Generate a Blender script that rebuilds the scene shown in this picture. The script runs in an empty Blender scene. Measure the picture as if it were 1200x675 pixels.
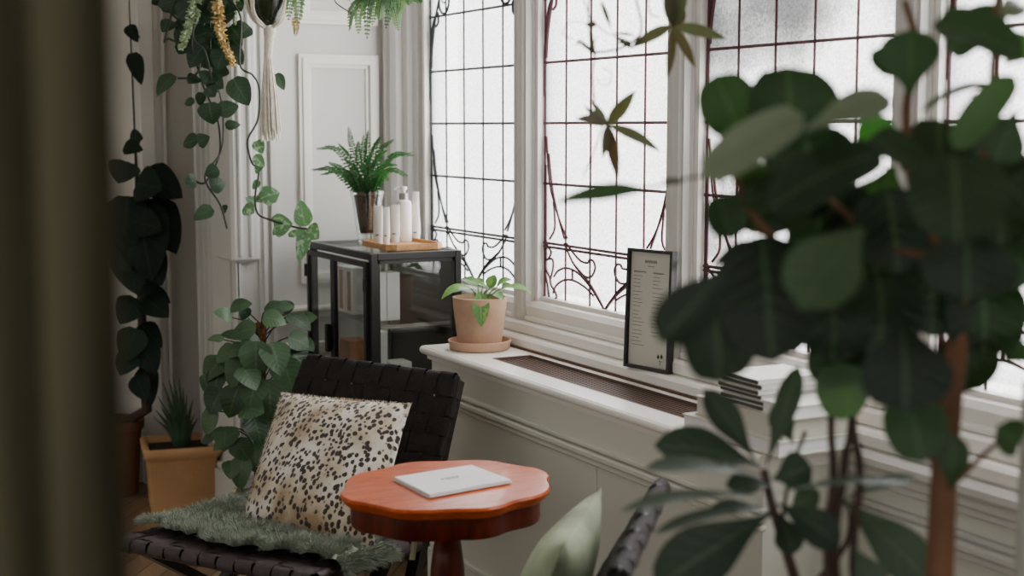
import bpy, math, random
from mathutils import Vector as V, Matrix, noise as mnoise
R = random.Random(7)
S = bpy.context.scene
COL = S.collection
PI = math.pi
# ---------------------------------------------------------------- camera frame
YAW, PITCH, FPX, H = .489, .1128, 1667.0, 1.5
FW = V((-math.cos(YAW)*math.cos(PITCH), math.sin(YAW)*math.cos(PITCH), -math.sin(PITCH)))
RT = V((math.sin(YAW), math.cos(YAW), 0.0))
UP = RT.cross(FW)
EYE = V((0, 0, H))
def ray(px, py): return RT*((px-600)/FPX) - UP*((py-337.5)/FPX) + FW
def at(px, py, d): return EYE + ray(px, py)*d            # a measured pixel at a known distance
def onz(px, py, z): r = ray(px, py); return EYE + r*((z-H)/r.z)
def ony(px, py, y): r = ray(px, py); return EYE + r*(y/r.y)
def onx(px, py, x): r = ray(px, py); return EYE + r*(x/r.x)
UPZ = V((0, 0, 1))

# ---------------------------------------------------------------- materials
def lin(c):
    c = c/255.0
    return c/12.92 if c <= .04045 else ((c+.055)/1.055)**2.4
def rgb(r, g, b): return (lin(r), lin(g), lin(b), 1.0)
def newmat(name):
    m = bpy.data.materials.new(name); m.use_nodes = True
    nt = m.node_tree; b = nt.nodes['Principled BSDF']
    return m, nt, b
def N(nt, kind, **kw):
    n = nt.nodes.new(kind)
    for k, v in kw.items():
        if k in n.inputs: n.inputs[k].default_value = v
        else: setattr(n, k, v)
    return n
def ramp(nt, fac, stops):
    r = nt.nodes.new('ShaderNodeValToRGB'); e = r.color_ramp.elements
    while len(e) < len(stops): e.new(.5)
    for i, (p, c) in enumerate(stops): e[i].position = p; e[i].color = c
    nt.links.new(fac, r.inputs[0]); return r.outputs[0]
def coords(nt, scale=(1, 1, 1), rot=(0, 0, 0)):
    t = nt.nodes.new('ShaderNodeTexCoord'); mp = nt.nodes.new('ShaderNodeMapping')
    mp.inputs['Scale'].default_value = scale; mp.inputs['Rotation'].default_value = rot
    nt.links.new(t.outputs['Object'], mp.inputs[0]); return mp.outputs[0]
def mat(name, col, rough=.5, metal=0., var=.08, scale=6., bump=0., bscale=40., spec=.5, stretch=(1, 1, 1), trans=0., coat=0.):
    m, nt, b = newmat(name); L = nt.links
    co = coords(nt, stretch)
    n = N(nt, 'ShaderNodeTexNoise', Scale=scale, Detail=4.0); L.new(co, n.inputs['Vector'])
    d = tuple(max(0, c*(1-var*2)) for c in col[:3])+(1,); h = tuple(min(1, c*(1+var*2)) for c in col[:3])+(1,)
    L.new(ramp(nt, n.outputs['Fac'], [(.3, d), (.7, h)]), b.inputs['Base Color'])
    b.inputs['Roughness'].default_value = rough; b.inputs['Metallic'].default_value = metal
    b.inputs['Specular IOR Level'].default_value = spec
    if coat: b.inputs['Coat Weight'].default_value = coat; b.inputs['Coat Roughness'].default_value = .12
    if trans: b.inputs['Transmission Weight'].default_value = trans
    if bump:
        n2 = N(nt, 'ShaderNodeTexNoise', Scale=bscale, Detail=3.0); L.new(co, n2.inputs['Vector'])
        bp = N(nt, 'ShaderNodeBump', Strength=bump, Distance=.01); L.new(n2.outputs['Fac'], bp.inputs['Height']); L.new(bp.outputs[0], b.inputs['Normal'])
    return m
def wood(name, dark, light, scale=(1, 12, 12), rough=.35, coat=.0, freq=3.):
    m, nt, b = newmat(name); L = nt.links
    co = coords(nt, scale)
    n = N(nt, 'ShaderNodeTexNoise', Scale=freq, Detail=6.0, Distortion=1.2); L.new(co, n.inputs['Vector'])
    L.new(ramp(nt, n.outputs['Fac'], [(.3, dark), (.72, light)]), b.inputs['Base Color'])
    b.inputs['Roughness'].default_value = rough; b.inputs['Specular IOR Level'].default_value = .3
    if coat: b.inputs['Coat Weight'].default_value = coat; b.inputs['Coat Roughness'].default_value = .08
    return m
def leafmat(name, dark, light, rib, rough=.38, transl=.25, tint=None, edge=None, vary=0., spec=.4, stops=None):
    m, nt, b = newmat(name); L = nt.links
    a = N(nt, 'ShaderNodeAttribute', attribute_name='rnd'); s = N(nt, 'ShaderNodeAttribute', attribute_name='side'); t = N(nt, 'ShaderNodeAttribute', attribute_name='along')
    base = ramp(nt, a.outputs['Fac'], stops or [(0, dark), (1, light)])
    rb = ramp(nt, s.outputs['Fac'], [(.0, (.55, .55, .55, 1)), (.1, (0, 0, 0, 1))])
    mx = N(nt, 'ShaderNodeMix', data_type='RGBA'); L.new(rb, mx.inputs['Factor']); L.new(base, mx.inputs['A']); mx.inputs['B'].default_value = rib
    out = mx.outputs['Result']
    # side veins
    ma = N(nt, 'ShaderNodeMath', operation='MULTIPLY_ADD'); L.new(s.outputs['Fac'], ma.inputs[0]); ma.inputs[1].default_value = -.22; L.new(t.outputs['Fac'], ma.inputs[2])
    mb = N(nt, 'ShaderNodeMath', operation='MULTIPLY'); L.new(ma.outputs[0], mb.inputs[0]); mb.inputs[1].default_value = 44.
    sn = N(nt, 'ShaderNodeMath', operation='SINE'); L.new(mb.outputs[0], sn.inputs[0])
    vr = ramp(nt, sn.outputs[0], [(.8, (0, 0, 0, 1)), (1.0, (.12, .12, .12, 1))])
    m2 = N(nt, 'ShaderNodeMix', data_type='RGBA'); L.new(vr, m2.inputs['Factor']); L.new(out, m2.inputs['A']); m2.inputs['B'].default_value = rib
    out = m2.outputs['Result']
    if vary:
        n = N(nt, 'ShaderNodeTexNoise', Scale=55., Detail=3.0); L.new(coords(nt), n.inputs['Vector'])
        f = ramp(nt, n.outputs['Fac'], [(.54, (0, 0, 0, 1)), (.6, (vary, vary, vary, 1))])
        m3 = N(nt, 'ShaderNodeMix', data_type='RGBA'); L.new(f, m3.inputs['Factor']); L.new(out, m3.inputs['A']); m3.inputs['B'].default_value = edge
        out = m3.outputs['Result']
    L.new(out, b.inputs['Base Color']); b.inputs['Roughness'].default_value = rough
    b.inputs['Specular IOR Level'].default_value = spec
    bp = N(nt, 'ShaderNodeBump', Strength=.1, Distance=.004); L.new(sn.outputs[0], bp.inputs['Height']); L.new(bp.outputs[0], b.inputs['Normal'])
    tr = N(nt, 'ShaderNodeBsdfTranslucent'); 
    br = N(nt, 'ShaderNodeMix', data_type='RGBA', blend_type='MULTIPLY'); br.inputs['Factor'].default_value = 1.; L.new(out, br.inputs['A']); br.inputs['B'].default_value = tint or (1.1, 1.5, .5, 1)
    L.new(br.outputs['Result'], tr.inputs['Color'])
    ms = N(nt, 'ShaderNodeMixShader'); ms.inputs[0].default_value = transl
    L.new(b.outputs[0], ms.inputs[1]); L.new(tr.outputs[0], ms.inputs[2])
    L.new(ms.outputs[0], nt.nodes['Material Output'].inputs['Surface'])
    return m
def glassmat(name, col=(1, 1, 1, 1), gloss=.1, rough=.02):
    m, nt, b = newmat(name); L = nt.links
    nt.nodes.remove(b)
    n = N(nt, 'ShaderNodeTexNoise', Scale=4.); L.new(coords(nt), n.inputs['Vector'])
    c = ramp(nt, n.outputs['Fac'], [(.2, tuple(x*.96 for x in col[:3])+(1,)), (.8, col)])
    t = N(nt, 'ShaderNodeBsdfTransparent'); L.new(c, t.inputs[0])
    g = N(nt, 'ShaderNodeBsdfGlossy', Roughness=rough)
    lw = N(nt, 'ShaderNodeLayerWeight'); lw.inputs['Blend'].default_value = .5
    pw = N(nt, 'ShaderNodeMath', operation='POWER'); L.new(lw.outputs['Facing'], pw.inputs[0]); pw.inputs[1].default_value = 5.
    ad = N(nt, 'ShaderNodeMath', operation='MULTIPLY_ADD'); L.new(pw.outputs[0], ad.inputs[0]); ad.inputs[1].default_value = .3; ad.inputs[2].default_value = gloss*.22
    ms = N(nt, 'ShaderNodeMixShader'); L.new(ad.outputs[0], ms.inputs[0]); L.new(t.outputs[0], ms.inputs[1]); L.new(g.outputs[0], ms.inputs[2])
    L.new(ms.outputs[0], nt.nodes['Material Output'].inputs['Surface'])
    return m

M = {}
M['paint'] = mat('painted_panelling', rgb(208, 206, 201), .45, var=.02, scale=3, bump=.05, bscale=60)
M['paint_wall'] = mat('painted_wall', rgb(226, 221, 211), .55, var=.025, scale=2, bump=.05, bscale=80)
M['paint_sill'] = mat('sill_paint', rgb(236, 232, 225), .32, var=.015, scale=4)
M['paint_cover'] = mat('cover_paint', rgb(222, 221, 210), .45, var=.02, scale=3, bump=.04)
M['ceil'] = mat('ceiling_paint', rgb(215, 213, 208), .8, var=.01)
M['black_metal'] = mat('black_metal', rgb(38, 36, 35), .42, .3, var=.1)
M['terracotta'] = mat('terracotta', rgb(186, 150, 124), .8, var=.06, scale=14, bump=.15, bscale=90)
M['terracotta2'] = mat('terracotta_planter', rgb(194, 150, 104), .8, var=.07, scale=5, bump=.2, bscale=50)
M['terracotta3'] = mat('terracotta_dark', rgb(130, 84, 54), .85, var=.07, scale=8)
M['soil'] = mat('soil', rgb(52, 38, 28), .95, var=.4, scale=90, bump=.8, bscale=150)
M['pot_grey'] = mat('grey_pot', rgb(120, 126, 116), .45, var=.04)
M['leather'] = mat('black_leather', rgb(36, 31, 30), .65, spec=.16, var=.12, scale=40, bump=.25, bscale=260)
M['leather_lit'] = mat('black_leather_lit', rgb(66, 54, 55), .6, var=.1, scale=40, bump=.25, bscale=260)  # black leather with the brown-purple light on the seat put in its colour
M['black_wood'] = mat('black_wood', rgb(30, 27, 26), .3, var=.2, scale=10, stretch=(1, 1, 8))
M['brass'] = mat('brass', rgb(168, 160, 130), .35, .9, var=.06)
M['mahogany'] = wood('varnished_mahogany', rgb(158, 54, 0), rgb(204, 92, 14), (14, 3, 14), .36, .12)
M['mahogany_dark'] = wood('dark_mahogany', rgb(58, 16, 6), rgb(100, 32, 12), (10, 10, 2), .32, .2)
M['bamboo'] = wood('bamboo_wood', rgb(170, 120, 74), rgb(206, 160, 108), (2, 14, 14), .45)
M['paper'] = mat('paper', rgb(228, 227, 226), .6, var=.015)
M['paper2'] = mat('aged_paper', rgb(196, 194, 182), .6, var=.02)
M['ink'] = mat('grey_ink', rgb(128, 128, 122), .7, var=.05)
M['ink_dark'] = mat('dark_ink', rgb(40, 40, 38), .7, var=.05)
M['magcover'] = mat('dark_magazine', rgb(52, 58, 56), .35, var=.15, scale=8)
M['magpale'] = mat('pale_cover', rgb(212, 210, 200), .45, var=.03)
M['beige'] = mat('beige_cover', rgb(196, 190, 174), .5, var=.03)
M['white_plastic'] = mat('white_plastic', rgb(228, 224, 218), .35, var=.02)
M['silver'] = mat('silver', rgb(150, 146, 140), .25, .9, var=.05)
M['tube'] = mat('pale_tube', rgb(205, 203, 196), .35, var=.03)
M['carton'] = mat('white_carton', rgb(214, 212, 208), .5, var=.02)
M['carton_or'] = mat('brown_carton', rgb(170, 112, 72), .5, var=.06)
M['rope'] = mat('cotton_rope', rgb(222, 214, 198), .9, var=.08, scale=60, bump=.4, bscale=300)
M['stem'] = mat('green_stem', rgb(40, 44, 32), .6, var=.15)
M['stem_br'] = mat('brown_stem', rgb(70, 50, 42), .7, var=.2, scale=30)
M['bark'] = mat('fig_bark', rgb(112, 76, 54), .8, var=.2, scale=30, bump=.4, bscale=60, stretch=(1, 1, .3))
M['moss'] = mat('coir_pole', rgb(120, 78, 46), .95, var=.3, scale=60, bump=1., bscale=160)
M['darkpot'] = mat('dark_green_glass', rgb(34, 42, 26), .15, var=.1)
M['came_r'] = mat('lead_came_red_fringe', rgb(84, 42, 52), .5, .1, var=.1)  # red tint stands in for the lens colour fringe on dark lead
M['came_g'] = mat('lead_came_green_fringe', rgb(44, 54, 52), .5, .3, var=.1)  # green tint likewise paints the colour fringe
M['grille'] = mat('brown_grille', rgb(104, 84, 74), .5, .1, var=.06)
M['grille_dark'] = mat('grille_void', rgb(24, 18, 16), .8, var=.1)
M['curtain'] = mat('olive_curtain', rgb(92, 88, 66), .9, var=.2, scale=14, bump=.3, bscale=300, stretch=(1, 1, .15))
M['fur'] = mat('sage_wool', rgb(152, 160, 144), .95, var=.12, scale=20)
M['velvet'] = mat('sage_velvet', rgb(150, 160, 130), .75, var=.22, scale=7, bump=.1, bscale=30)
M['fig'] = leafmat('fig_leaf', rgb(24, 42, 26), rgb(112, 126, 106), rgb(86, 108, 80), .30, .2, stops=[(0, rgb(20, 34, 22)), (.5, rgb(54, 80, 50)), (.72, rgb(78, 98, 70)), (.85, rgb(66, 124, 58)), (.93, rgb(98, 112, 92)), (1, rgb(122, 130, 114))])  # grey end stops put pale sky sheen into the leaf colour
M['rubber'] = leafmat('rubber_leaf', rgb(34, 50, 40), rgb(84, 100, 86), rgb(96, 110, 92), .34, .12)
M['palm'] = leafmat('palmate_leaf', rgb(92, 72, 52), rgb(92, 104, 74), rgb(110, 90, 60), .45, .22, tint=(1.1, 1.0, .6, 1))
M['pothos'] = leafmat('pothos_leaf', rgb(34, 54, 40), rgb(64, 88, 62), rgb(86, 104, 80), .35, .15)
M['pothos_v'] = leafmat('variegated_leaf', rgb(62, 100, 66), rgb(100, 140, 100), rgb(160, 180, 150), .35, .2, edge=rgb(196, 204, 186), vary=.4)
M['philo'] = leafmat('philodendron_leaf', rgb(38, 62, 42), rgb(76, 104, 70), rgb(100, 122, 88), .36, .15)
M['darkleaf'] = leafmat('dark_climber_leaf', rgb(18, 30, 22), rgb(42, 60, 46), rgb(50, 64, 50), .5, .06, spec=.18)
M['fern'] = leafmat('fern_leaf', rgb(24, 70, 32), rgb(58, 112, 56), rgb(100, 150, 90), .45, .3)
M['fern_grey'] = leafmat('grey_fern_leaf', rgb(66, 100, 74), rgb(136, 158, 134), rgb(150, 170, 150), .5, .3)
M['lily'] = leafmat('lily_leaf', rgb(60, 112, 56), rgb(120, 160, 96), rgb(160, 190, 130), .35, .25, edge=rgb(196, 196, 120), vary=.25)
M['aloe'] = mat('aloe_leaf', rgb(62, 84, 62), .4, var=.12, scale=20)
M['sedum'] = mat('pale_sedum', rgb(160, 180, 140), .6, var=.12, scale=30)
M['dry'] = mat('dried_sedum', rgb(196, 166, 104), .7, var=.15, scale=30)
M['clear'] = glassmat('clear_glass', (.97, .985, .98, 1), .24)
M['vase'] = glassmat('vase_glass', (.93, .95, .94, 1), .55)

def window_glass(name, grey=0.):
    m, nt, b = newmat(name); L = nt.links; nt.nodes.remove(b)
    co = coords(nt)
    n1 = N(nt, 'ShaderNodeTexNoise', Scale=150., Detail=3., Distortion=.8); L.new(co, n1.inputs['Vector'])
    c = ramp(nt, n1.outputs['Fac'], [(.3, (.5, .5, .505, 1)), (.6, (.88, .88, .885, 1))])
    if grey:  # dim outdoor view painted into the glass tint, upper left of the pane
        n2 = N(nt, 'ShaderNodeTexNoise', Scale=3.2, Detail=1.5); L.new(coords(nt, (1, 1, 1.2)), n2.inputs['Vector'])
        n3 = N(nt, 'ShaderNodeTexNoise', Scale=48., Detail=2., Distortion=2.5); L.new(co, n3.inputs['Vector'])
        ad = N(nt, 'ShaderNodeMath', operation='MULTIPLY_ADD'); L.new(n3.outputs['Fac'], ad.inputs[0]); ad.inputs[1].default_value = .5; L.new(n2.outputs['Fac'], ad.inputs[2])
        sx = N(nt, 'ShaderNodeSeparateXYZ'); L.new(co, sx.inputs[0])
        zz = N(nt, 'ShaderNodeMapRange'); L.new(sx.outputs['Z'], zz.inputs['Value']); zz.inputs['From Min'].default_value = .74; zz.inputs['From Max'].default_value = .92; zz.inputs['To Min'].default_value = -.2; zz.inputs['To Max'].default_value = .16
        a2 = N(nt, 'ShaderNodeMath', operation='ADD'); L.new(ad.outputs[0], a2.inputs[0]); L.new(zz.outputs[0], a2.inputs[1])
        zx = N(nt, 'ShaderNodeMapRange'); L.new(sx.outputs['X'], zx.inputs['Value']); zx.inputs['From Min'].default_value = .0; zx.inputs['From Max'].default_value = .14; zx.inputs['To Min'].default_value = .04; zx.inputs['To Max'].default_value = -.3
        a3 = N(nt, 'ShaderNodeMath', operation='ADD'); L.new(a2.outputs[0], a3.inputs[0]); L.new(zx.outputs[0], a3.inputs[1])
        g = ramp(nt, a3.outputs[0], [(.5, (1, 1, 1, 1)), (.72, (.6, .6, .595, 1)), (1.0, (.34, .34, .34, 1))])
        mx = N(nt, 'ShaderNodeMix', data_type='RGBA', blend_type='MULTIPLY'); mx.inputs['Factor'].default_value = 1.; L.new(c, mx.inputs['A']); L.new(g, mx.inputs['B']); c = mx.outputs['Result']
    t = N(nt, 'ShaderNodeBsdfTransparent'); L.new(c, t.inputs[0])
    tl = N(nt, 'ShaderNodeBsdfTranslucent'); L.new(c, tl.inputs[0])
    ms = N(nt, 'ShaderNodeMixShader'); ms.inputs[0].default_value = .35; L.new(t.outputs[0], ms.inputs[1]); L.new(tl.outputs[0], ms.inputs[2])
    L.new(ms.outputs[0], nt.nodes['Material Output'].inputs['Surface'])
    return m
M['pane'] = window_glass('obscured_glass')
M['pane_outside_grey'] = window_glass('obscured_glass_outside_grey', 1.)

def leopard():
    m, nt, b = newmat('leopard_fur'); L = nt.links
    co = coords(nt, (1, 1, .72))
    dn = N(nt, 'ShaderNodeTexNoise', Scale=30., Detail=2.); L.new(co, dn.inputs['Vector'])
    mv = N(nt, 'ShaderNodeMix', data_type='VECTOR'); mv.inputs['Factor'].default_value = .016; L.new(co, mv.inputs['A']); L.new(dn.outputs['Color'], mv.inputs['B'])
    vo = N(nt, 'ShaderNodeTexVoronoi', Scale=66., Randomness=.8); L.new(mv.outputs['Result'], vo.inputs['Vector'])
    n = N(nt, 'ShaderNodeTexNoise', Scale=9., Detail=2.); L.new(co, n.inputs['Vector'])
    base = ramp(nt, n.outputs['Fac'], [(.36, rgb(232, 226, 216)), (.5, rgb(206, 192, 168)), (.66, rgb(166, 140, 106))])
    f = ramp(nt, vo.outputs['Distance'], [(.38, (1, 1, 1, 1)), (.48, (0, 0, 0, 1))])
    mx = N(nt, 'ShaderNodeMix', data_type='RGBA'); L.new(f, mx.inputs['Factor']); L.new(base, mx.inputs['A']); mx.inputs['B'].default_value = rgb(58, 44, 38)
    L.new(mx.outputs['Result'], b.inputs['Base Color']); b.inputs['Roughness'].default_value = .9
    b.inputs['Sheen Weight'].default_value = .3
    return m
M['leopard'] = leopard()
def parquet():
    m, nt, b = newmat('oak_parquet'); L = nt.links
    co = coords(nt, (1, 1, 1), (0, 0, math.radians(38)))
    br = N(nt, 'ShaderNodeTexBrick', Scale=1., **{'Mortar Size': .0025, 'Brick Width': .5, 'Row Height': .085, 'Color1': rgb(150, 124, 94), 'Color2': rgb(118, 94, 70), 'Mortar': rgb(58, 44, 34)}); L.new(co, br.inputs['Vector'])
    n = N(nt, 'ShaderNodeTexNoise', Scale=7., Detail=5.); L.new(coords(nt, (2, 14, 1), (0, 0, math.radians(38))), n.inputs['Vector'])
    mx = N(nt, 'ShaderNodeMix', data_type='RGBA', blend_type='MULTIPLY'); mx.inputs['Factor'].default_value = .5
    L.new(br.outputs['Color'], mx.inputs['A']); L.new(ramp(nt, n.outputs['Fac'], [(.3, (.6, .6, .6, 1)), (.7, (1.2, 1.2, 1.2, 1))]), mx.inputs['B'])
    L.new(mx.outputs['Result'], b.inputs['Base Color']); b.inputs['Roughness'].default_value = .4
    return m
M['floor'] = parquet()

# ---------------------------------------------------------------- mesh builder
class MB:
    def __init__(s): s.v = []; s.f = []; s.at = []; s.a = (0., 0., 0.); s.smooth = True
    def add(s, vs, fs, attrs=None):
        o = len(s.v); s.v += [V(p) for p in vs]; s.f += [tuple(i+o for i in f) for f in fs]
        s.at += attrs if attrs else [(.5, .5, .5)]*len(vs)
    def box(s, a, b, bev=0., fr=None):
        a = V(a); b = V(b); lo = V(map(min, a, b)); hi = V(map(max, a, b))
        if bev <= 0:
            vs = [V((x, y, z)) for x in (lo.x, hi.x) for y in (lo.y, hi.y) for z in (lo.z, hi.z)]
            fs = [(0, 1, 3, 2), (4, 6, 7, 5), (0, 4, 5, 1), (2, 3, 7, 6), (0, 2, 6, 4), (1, 5, 7, 3)]
        else:
            k = min(bev, *( (hi[i]-lo[i])*.49 for i in range(3)))
            vs = []; idx = {}
            for i, x in enumerate((lo.x, hi.x)):
                for j, y in enumerate((lo.y, hi.y)):
                    for l, z in enumerate((lo.z, hi.z)):
                        sx, sy, sz = (k if i == 0 else -k), (k if j == 0 else -k), (k if l == 0 else -k)
                        for ax in range(3):
                            idx[(i, j, l, ax)] = len(vs)
                            vs.append(V((x+(0 if ax == 0 else sx), y+(0 if ax == 1 else sy), z+(0 if ax == 2 else sz))))
            fs = []
            g = lambda *q: idx[q]
            for e in (0, 1):
                fs.append([g(e, 0, 0, 0), g(e, 0, 1, 0), g(e, 1, 1, 0), g(e, 1, 0, 0)][::1 if e == 0 else -1])
                fs.append([g(0, e, 0, 1), g(1, e, 0, 1), g(1, e, 1, 1), g(0, e, 1, 1)][::1 if e == 0 else -1])
                fs.append([g(0, 0, e, 2), g(0, 1, e, 2), g(1, 1, e, 2), g(1, 0, e, 2)][::1 if e == 0 else -1])
            for p in (0, 1):
                for q in (0, 1):
                    fs.append([g(0, p, q, 1), g(1, p, q, 1), g(1, p, q, 2), g(0, p, q, 2)])
                    fs.append([g(p, 0, q, 0), g(p, 1, q, 0), g(p, 1, q, 2), g(p, 0, q, 2)])
                    fs.append([g(p, q, 0, 0), g(p, q, 1, 0), g(p, q, 1, 1), g(p, q, 0, 1)])
                    for r in (0, 1): fs.append([g(p, q, r, 0), g(p, q, r, 1), g(p, q, r, 2)])
        if fr: vs = [fr @ p for p in vs]
        s.add(vs, fs); return s
    def tube(s, pts, rad, n=8, cap=True, flat=1.):
        pts = [V(p) for p in pts]; m = len(pts)
        rad = [rad]*m if not hasattr(rad, '__len__') else list(rad)
        if len(rad) != m: rad = [rad[0]+(rad[-1]-rad[0])*i/(m-1) for i in range(m)]
        vs = []; prev = None
        for i, p in enumerate(pts):
            t = (pts[min(i+1, m-1)]-pts[max(i-1, 0)])
            t = t.normalized() if t.length > 1e-9 else V((0, 0, 1))
            if prev is None:
                prev = t.cross(V((0, 0, 1)) if abs(t.z) < .9 else V((1, 0, 0))).normalized()
            else:
                prev = (prev - t*prev.dot(t)); prev = prev.normalized() if prev.length > 1e-6 else t.orthogonal().normalized()
            q = t.cross(prev)
            for k in range(n):
                a = 2*PI*k/n; vs.append(p+(prev*math.cos(a)+q*math.sin(a)*flat)*rad[i])
        fs = [(i*n+k, i*n+(k+1) % n, (i+1)*n+(k+1) % n, (i+1)*n+k) for i in range(m-1) for k in range(n)]
        if cap: fs += [tuple(range(n))[::-1], tuple((m-1)*n+k for k in range(n))]
        s.add(vs, fs); return s
    def bar(s, a, b, w, h, up=UPZ):            # rectangular bar between two points
        a = V(a); b = V(b); t = (b-a).normalized(); x = t.cross(V(up)).normalized(); y = x.cross(t)
        vs = []
        for p in (a, b):
            for i, j in ((-1, -1), (1, -1), (1, 1), (-1, 1)): vs.append(p+x*i*w/2+y*j*h/2)
        s.add(vs, [(3, 2, 1, 0), (4, 5, 6, 7), (0, 1, 5, 4), (1, 2, 6, 5), (2, 3, 7, 6), (3, 0, 4, 7)]); return s
    def lathe(s, prof, c, n=32, ax=None, f=None, caps=True):
        c = V(c); vs = []
        for r, z in prof:
            for k in range(n):
                a = 2*PI*k/n; rr = r*(f(a) if f else 1)
                vs.append(c+V((rr*math.cos(a), rr*math.sin(a), z)))
        m = len(prof)
        fs = [(i*n+k, i*n+(k+1) % n, (i+1)*n+(k+1) % n, (i+1)*n+k) for i in range(m-1) for k in range(n)]
        if caps: fs += [tuple(range(n))[::-1], tuple((m-1)*n+k for k in range(n))]
        s.add(vs, fs); return s
    def prism(s, poly, a, b, axis):                # poly in the two other axes, extruded along axis from a to b
        n = len(poly); vs = []
        for e in (a, b):
            for p, q in poly:
                vs.append(V((p, q, e)) if axis == 'z' else V((e, p, q)) if axis == 'x' else V((p, e, q)))
        s.add(vs, [tuple(range(n))[::-1], tuple(range(n, 2*n))]+[(i, (i+1) % n, n+(i+1) % n, n+i) for i in range(n)]); return s
    def grid(s, fn, nu, nv, attrs=None):
        vs = [fn(i/nu, j/nv) for j in range(nv+1) for i in range(nu+1)]
        w = nu+1
        s.add(vs, [(j*w+i, j*w+i+1, (j+1)*w+i+1, (j+1)*w+i) for j in range(nv) for i in range(nu)]); return s
    def leaf(s, base, tip, width, nrm, shape='ovate', cup=.12, arch=.1, rnd=None, n=8, twist=0.):
        base = V(base); tip = V(tip); ax = tip-base; Ln = ax.length; ax = ax.normalized()
        side = ax.cross(V(nrm))
        side = side.normalized() if side.length > 1e-4 else ax.orthogonal().normalized()
        up = side.cross(ax)
        P = SHAPES[shape]; rn = R.random() if rnd is None else rnd
        vs = []; at_ = []
        for i in range(n+1):
            t = i/n; w = P(t)*width/2; a = twist*(t-.5)
            sd = side*math.cos(a)+up*math.sin(a); u2 = up*math.cos(a)-side*math.sin(a)
            c = base+ax*(t*Ln)+up*(arch*4*t*(1-t)*Ln)
            for k in (-1, -.5, 0, .5, 1):
                rip = .04*w*math.sin(9*t+2*k+rn*6)*abs(k)
                vs.append(c+sd*(k*w)+u2*(cup*abs(k)**1.5*w+rip)); at_.append((rn, abs(k), t))
        s.add(vs, [(i*5+k, i*5+k+1, (i+1)*5+k+1, (i+1)*5+k) for i in range(n) for k in range(4)], at_); return s
    def build(s, name, m, parent=None, smooth=True, angle=40, top=False):
        if parent is None:
            lo = V([min(p[i] for p in s.v) for i in range(3)]); hi = V([max(p[i] for p in s.v) for i in range(3)])
            org = (lo+hi)/2; org.z = lo.z
        else:
            org = V((0, 0, 0)); q = parent
            while q: org += q.location; q = q.parent
        me = bpy.data.meshes.new(name)
        me.from_pydata([tuple(p-org) for p in s.v], [], s.f)
        for k, nm in enumerate(('rnd', 'side', 'along')):
            a = me.attributes.new(nm, 'FLOAT', 'POINT'); a.data.foreach_set('value', [x[k] for x in s.at])
        for x in (m if isinstance(m, (list, tuple)) else [m]): me.materials.append(x)
        if smooth:
            me.polygons.foreach_set('use_smooth', [True]*len(me.polygons))
            me.set_sharp_from_angle(angle=math.radians(angle))
        me.validate(); me.update()
        o = bpy.data.objects.new(name, me); COL.objects.link(o)
        if parent: o.parent = parent
        else: o.location = org
        return o
def sm(a, b, x): x = max(0, min(1, (x-a)/(b-a))); return x*x*(3-2*x)
SHAPES = {
    'ovate': lambda t: math.sin(PI*min(1, t**.72))**.9 if 0 < t < 1 else .02,
    'heart': lambda t: (.45+.55*sm(0, .2, t))*(1-(max(0, t-.28)/.72)**1.7)**.8 if t < 1 else .01,
    'round': lambda t: (math.sqrt(max(0, 1-(2*(t**.9)-1)**2)))**.8+.02,
    'fiddle': lambda t: (.12+.88*sm(.0, .62, t))*(max(0, 1-max(0, (t-.62)/.38)**2.6))**.6+.015,
    'obovate': lambda t: (.06+.94*sm(.0, .66, t))*(max(0, 1-max(0, (t-.66)/.34)**2.0))**.7+.01,
    'lance': lambda t: math.sin(PI*t**.85)**.8 if 0 < t < 1 else .02,
    'blade': lambda t: (1-t)**.6+.02,
}
def curve(pts, n=6):                              # Catmull-Rom
    pts = [V(p) for p in pts]; out = []
    q = [pts[0]*2-pts[1]]+pts+[pts[-1]*2-pts[-2]]
    for i in range(1, len(q)-2):
        a, b, c, d = q[i-1:i+3]
        for k in range(n):
            t = k/n
            out.append(.5*((2*b)+(c-a)*t+(2*a-5*b+4*c-d)*t*t+(3*b-a-3*c+d)*t**3))
    out.append(pts[-1]); return out
def tag(o, label=None, cat=None, group=None, kind=None):
    if label: o['label'] = label
    if cat: o['category'] = cat
    if group: o['group'] = group
    if kind: o['kind'] = kind
    return o
def empty(name, loc, label, cat, group=None):
    o = bpy.data.objects.new(name, None); COL.objects.link(o); o.location = loc; o.empty_display_size = .1
    return tag(o, label, cat, group)
def struct(name, mb, m, parent=None, label=None, **k):
    o = mb.build(name, m, parent, **k); o['kind'] = 'structure'
    if label: o['label'] = label
    return o

# ================================================================ THE ROOM
XB, YW = -5.15, 2.19          # bay end wall, wall below the windows
struct('floor', MB().box((-7.2, -2.6, -.08), (1.2, 2.5, 0)), M['floor'], label='brown oak strip floor')
struct('ceiling', MB().box((-7.2, -2.6, 2.75), (1.2, 2.5, 2.85)), M['ceil'])
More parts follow.
